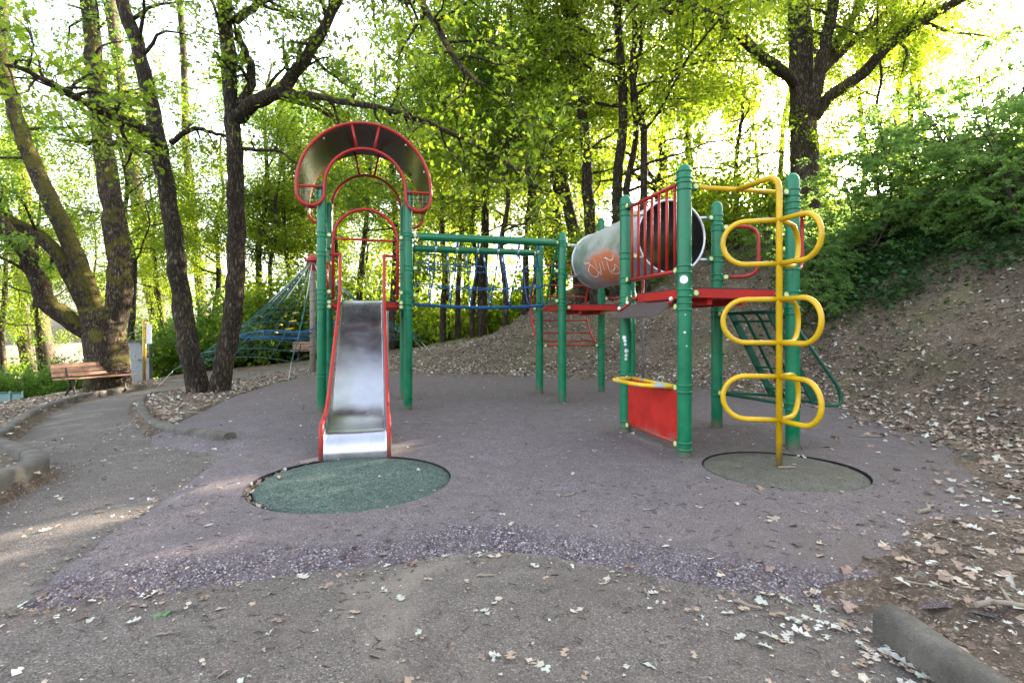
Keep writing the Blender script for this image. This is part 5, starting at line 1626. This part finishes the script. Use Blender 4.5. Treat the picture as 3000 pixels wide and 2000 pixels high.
for i in range(NS):
    e = corner(i)
    rp = MB().tube([ropept(i, 0, k / 10) for k in range(10)], .017, 5).build('ridge_rope', M['rope2'], pyr, lo)
    MB().tube([ropept(i, 0, .9), e], .007, 5).build('anchor_chain', M['galv'], pyr, lo)
    nb = MB()
    for f in (.17, .34, .5, .66, .83): nb.tube([ropept(i, f, k / 10) for k in range(1, 10)], .008, 4)
    for h in (.14, .24, .33, .42, .51, .60, .70, .80, .9): nb.tube([ropept(i, f / 8, h) for f in range(9)], .008, 4)
    o = nb.build('rope_net', M['rope2'], pyr, lo); o['kind'] = 'stuff'
    nb = MB()
    for h in (.60, .607): nb.tube([ropept(i, f / 8, h + .004 * math.sin(f * 3 + h * 900)) for f in range(9)], .009, 5)
    for f in range(1, 8, 2): nb.tube([ropept(i, f / 8, .605), Vector((px0.x, px0.y, ropept(i, f / 8, .605).z - .08))], .012, 4)
    o = nb.build('middle_net', M['rope'], pyr, lo); o['kind'] = 'stuff'
    nb = MB()
    for f in (0, .5): nb.tube([ropept(i, f, k / 10) + Vector((0, 0, .012)) for k in range(0, 4)], .017, 5)
    nb.build('sunlit_rope', M['ropew'], pyr, lo)  # upper rope lengths overlaid in the pale tint that paints sunlight
    if i in (4, 5):
        for h in (.42, .50, .58):
            MB().tube([ropept(i, .40, h) * .5 + Vector((px0.x, px0.y, ropept(i, .4, h).z)) * .5, ropept(i, .62, h) * .5 + Vector((px0.x, px0.y, ropept(i, .62, h).z)) * .5], .03, 6).build('rung', M['yellow'], pyr, lo)

# --- benches
def bench(loc, rz, label, armat='iron'):
    root = tag(empty('park_bench', loc, None, rz), label, 'bench')
    for i, yy in enumerate((.02, .135, .25, .365)):
        MB().box((0, yy, .435 + .008 * i), (1.9, .10, .035)).build('seat_slat', M['wood'], root)
    for i, (yy, z) in enumerate(((-.075, .545), (-.115, .665), (-.155, .785))):
        o = MB().box((0, 0, 0), (1.9, .035, .105)).build('back_slat', M['wood'], root, (0, yy, z)); o.rotation_euler = (math.radians(18), 0, 0)
    for x in (-.62, .62):
        o = MB().tube(fillet([(x, .39, .42), (x, .30, .30), (x, .30, .12), (x, .40, .0)], .12), [.03] + [.027] * 12 + [.035], 8).build('leg', M['iron'], root)
        MB().tube(fillet([(x, .05, .42), (x, .12, .25), (x, .02, .10), (x, -.12, .0)], .12), [.03] + [.027] * 12 + [.035], 8).build('rear_stay', M['iron'], o)
        MB().tube(fillet([(x, .40, .405), (x, .02, .40), (x, -.19, .83)], .1), .024, 8).build('frame', M['iron'], o)
        MB().box((x, .40, .012), (.09, .14, .024)).build('foot', M['iron'], o); MB().box((x, -.13, .012), (.09, .14, .024)).build('foot', M['iron'], o)
    return root
bx_, by_ = (at(182, 1164, 14.3).x + at(298, 1141, 15.8).x) / 2 + .36, 15.0
dbx, dby = .75, 1.5
rzb = math.atan2(dby, dbx)          # seat faces local +y; want it to face (dby,-dbx): turn half round
bench((bx_, by_, base1(bx_, by_) + .02), rzb + PI, 'brown slatted bench on dark cast legs beneath the huge mossy tree')
p2_ = drop(890, 1064)
bench((p2_.x, p2_.y + 1.2, base1(p2_.x, p2_.y + 1.2) + .02), PI + .15, 'distant brown slatted bench behind the rope pyramid mast')

# --- yellow post with white notice, wall and fence at the left
yx = (423 - CX) / FPX * 19.5; yp = Vector((yx, 19.5, base1(yx, 19.5))); hp = CAMZ + (960 - 942) * 19.5 / FPX - yp.z
po = tag(empty('notice_post', yp), 'yellow post carrying a small white notice beside the path', 'post')
MB().tube([(0, 0, -.2), (0, 0, hp)], 5.0 * yp.y / FPX, 12).build('pole', M['yellow'], po)
MB().box((.17, .0, hp - .45), (.20, .015, .72)).build('notice_board', M['white'], po)
for z in (hp - .2, hp - .65): MB().tube([(0, 0, z - .015), (0, 0, z + .015)], 5.6 * yp.y / FPX, 12).build('strap', M['galv'], po)
wy = 25.0; wx0 = (355 - CX) / FPX * wy; wz = base1(wx0 + 1, wy)
wl_ = tag(empty('garden_wall', (wx0, wy, wz)), 'pale rendered wall glimpsed between trunks beside the yellow post', 'wall')
MB().box((.7, 0, .4), (1.4, .25, 3.0)).build('wall_face', M['wall'], wl_)
MB().box((.7, -.02, 1.94), (1.5, .4, .08)).build('coping', M['kerb'], wl_)
fy = 19.0; fx0 = (-120 - CX) / FPX * fy; fx1 = (66 - CX) / FPX * fy
fz = base1((fx0 + fx1) / 2, fy)
fn = tag(empty('mesh_fence', (fx0, fy, fz - .42)), 'pale teal panel fence at the far left edge', 'fence')
n_f = 5
for i in range(n_f + 1):
    x = (fx1 - fx0) * i / n_f; MB().tube([(x, 0, -.6), (x, 0, 1.15)], .03, 8).build('fence_post', M['fence'], fn)
    if i < n_f:
        w = (fx1 - fx0) / n_f
        MB().box((x + w / 2, .03, .45), (w - .08, .012, 1.2)).build('fence_panel', M['fence'], fn)
for z in (-.1, .5, 1.1): MB().tube([(0, 0, z), (fx1 - fx0, 0, z)], .018, 6).build('fence_rail', M['fence'], fn)
# leaves caught in the gap round the slide end mat
r_ = np.random.RandomState(90)
an = r_.normal(math.radians(195), .5, 170); rr = r_.uniform(.675, .735, 170)
Pg = np.stack([H1C[0] + rr * np.cos(an), H1C[1] + rr * np.sin(an), r_.uniform(-.055, -.012, 170)], 1)
tag(link_mesh('gap_leaves', leaf_mesh('gap_leaves', Pg, r_.uniform(.015, .05, 170), r_, OAK8 * np.array([1.1, 1, 2]), M['litter'], .6, None, 'tone', tones(r_, 170))), 'broken leaves caught in the gap round the slide end mat', None, None, 'stuff')
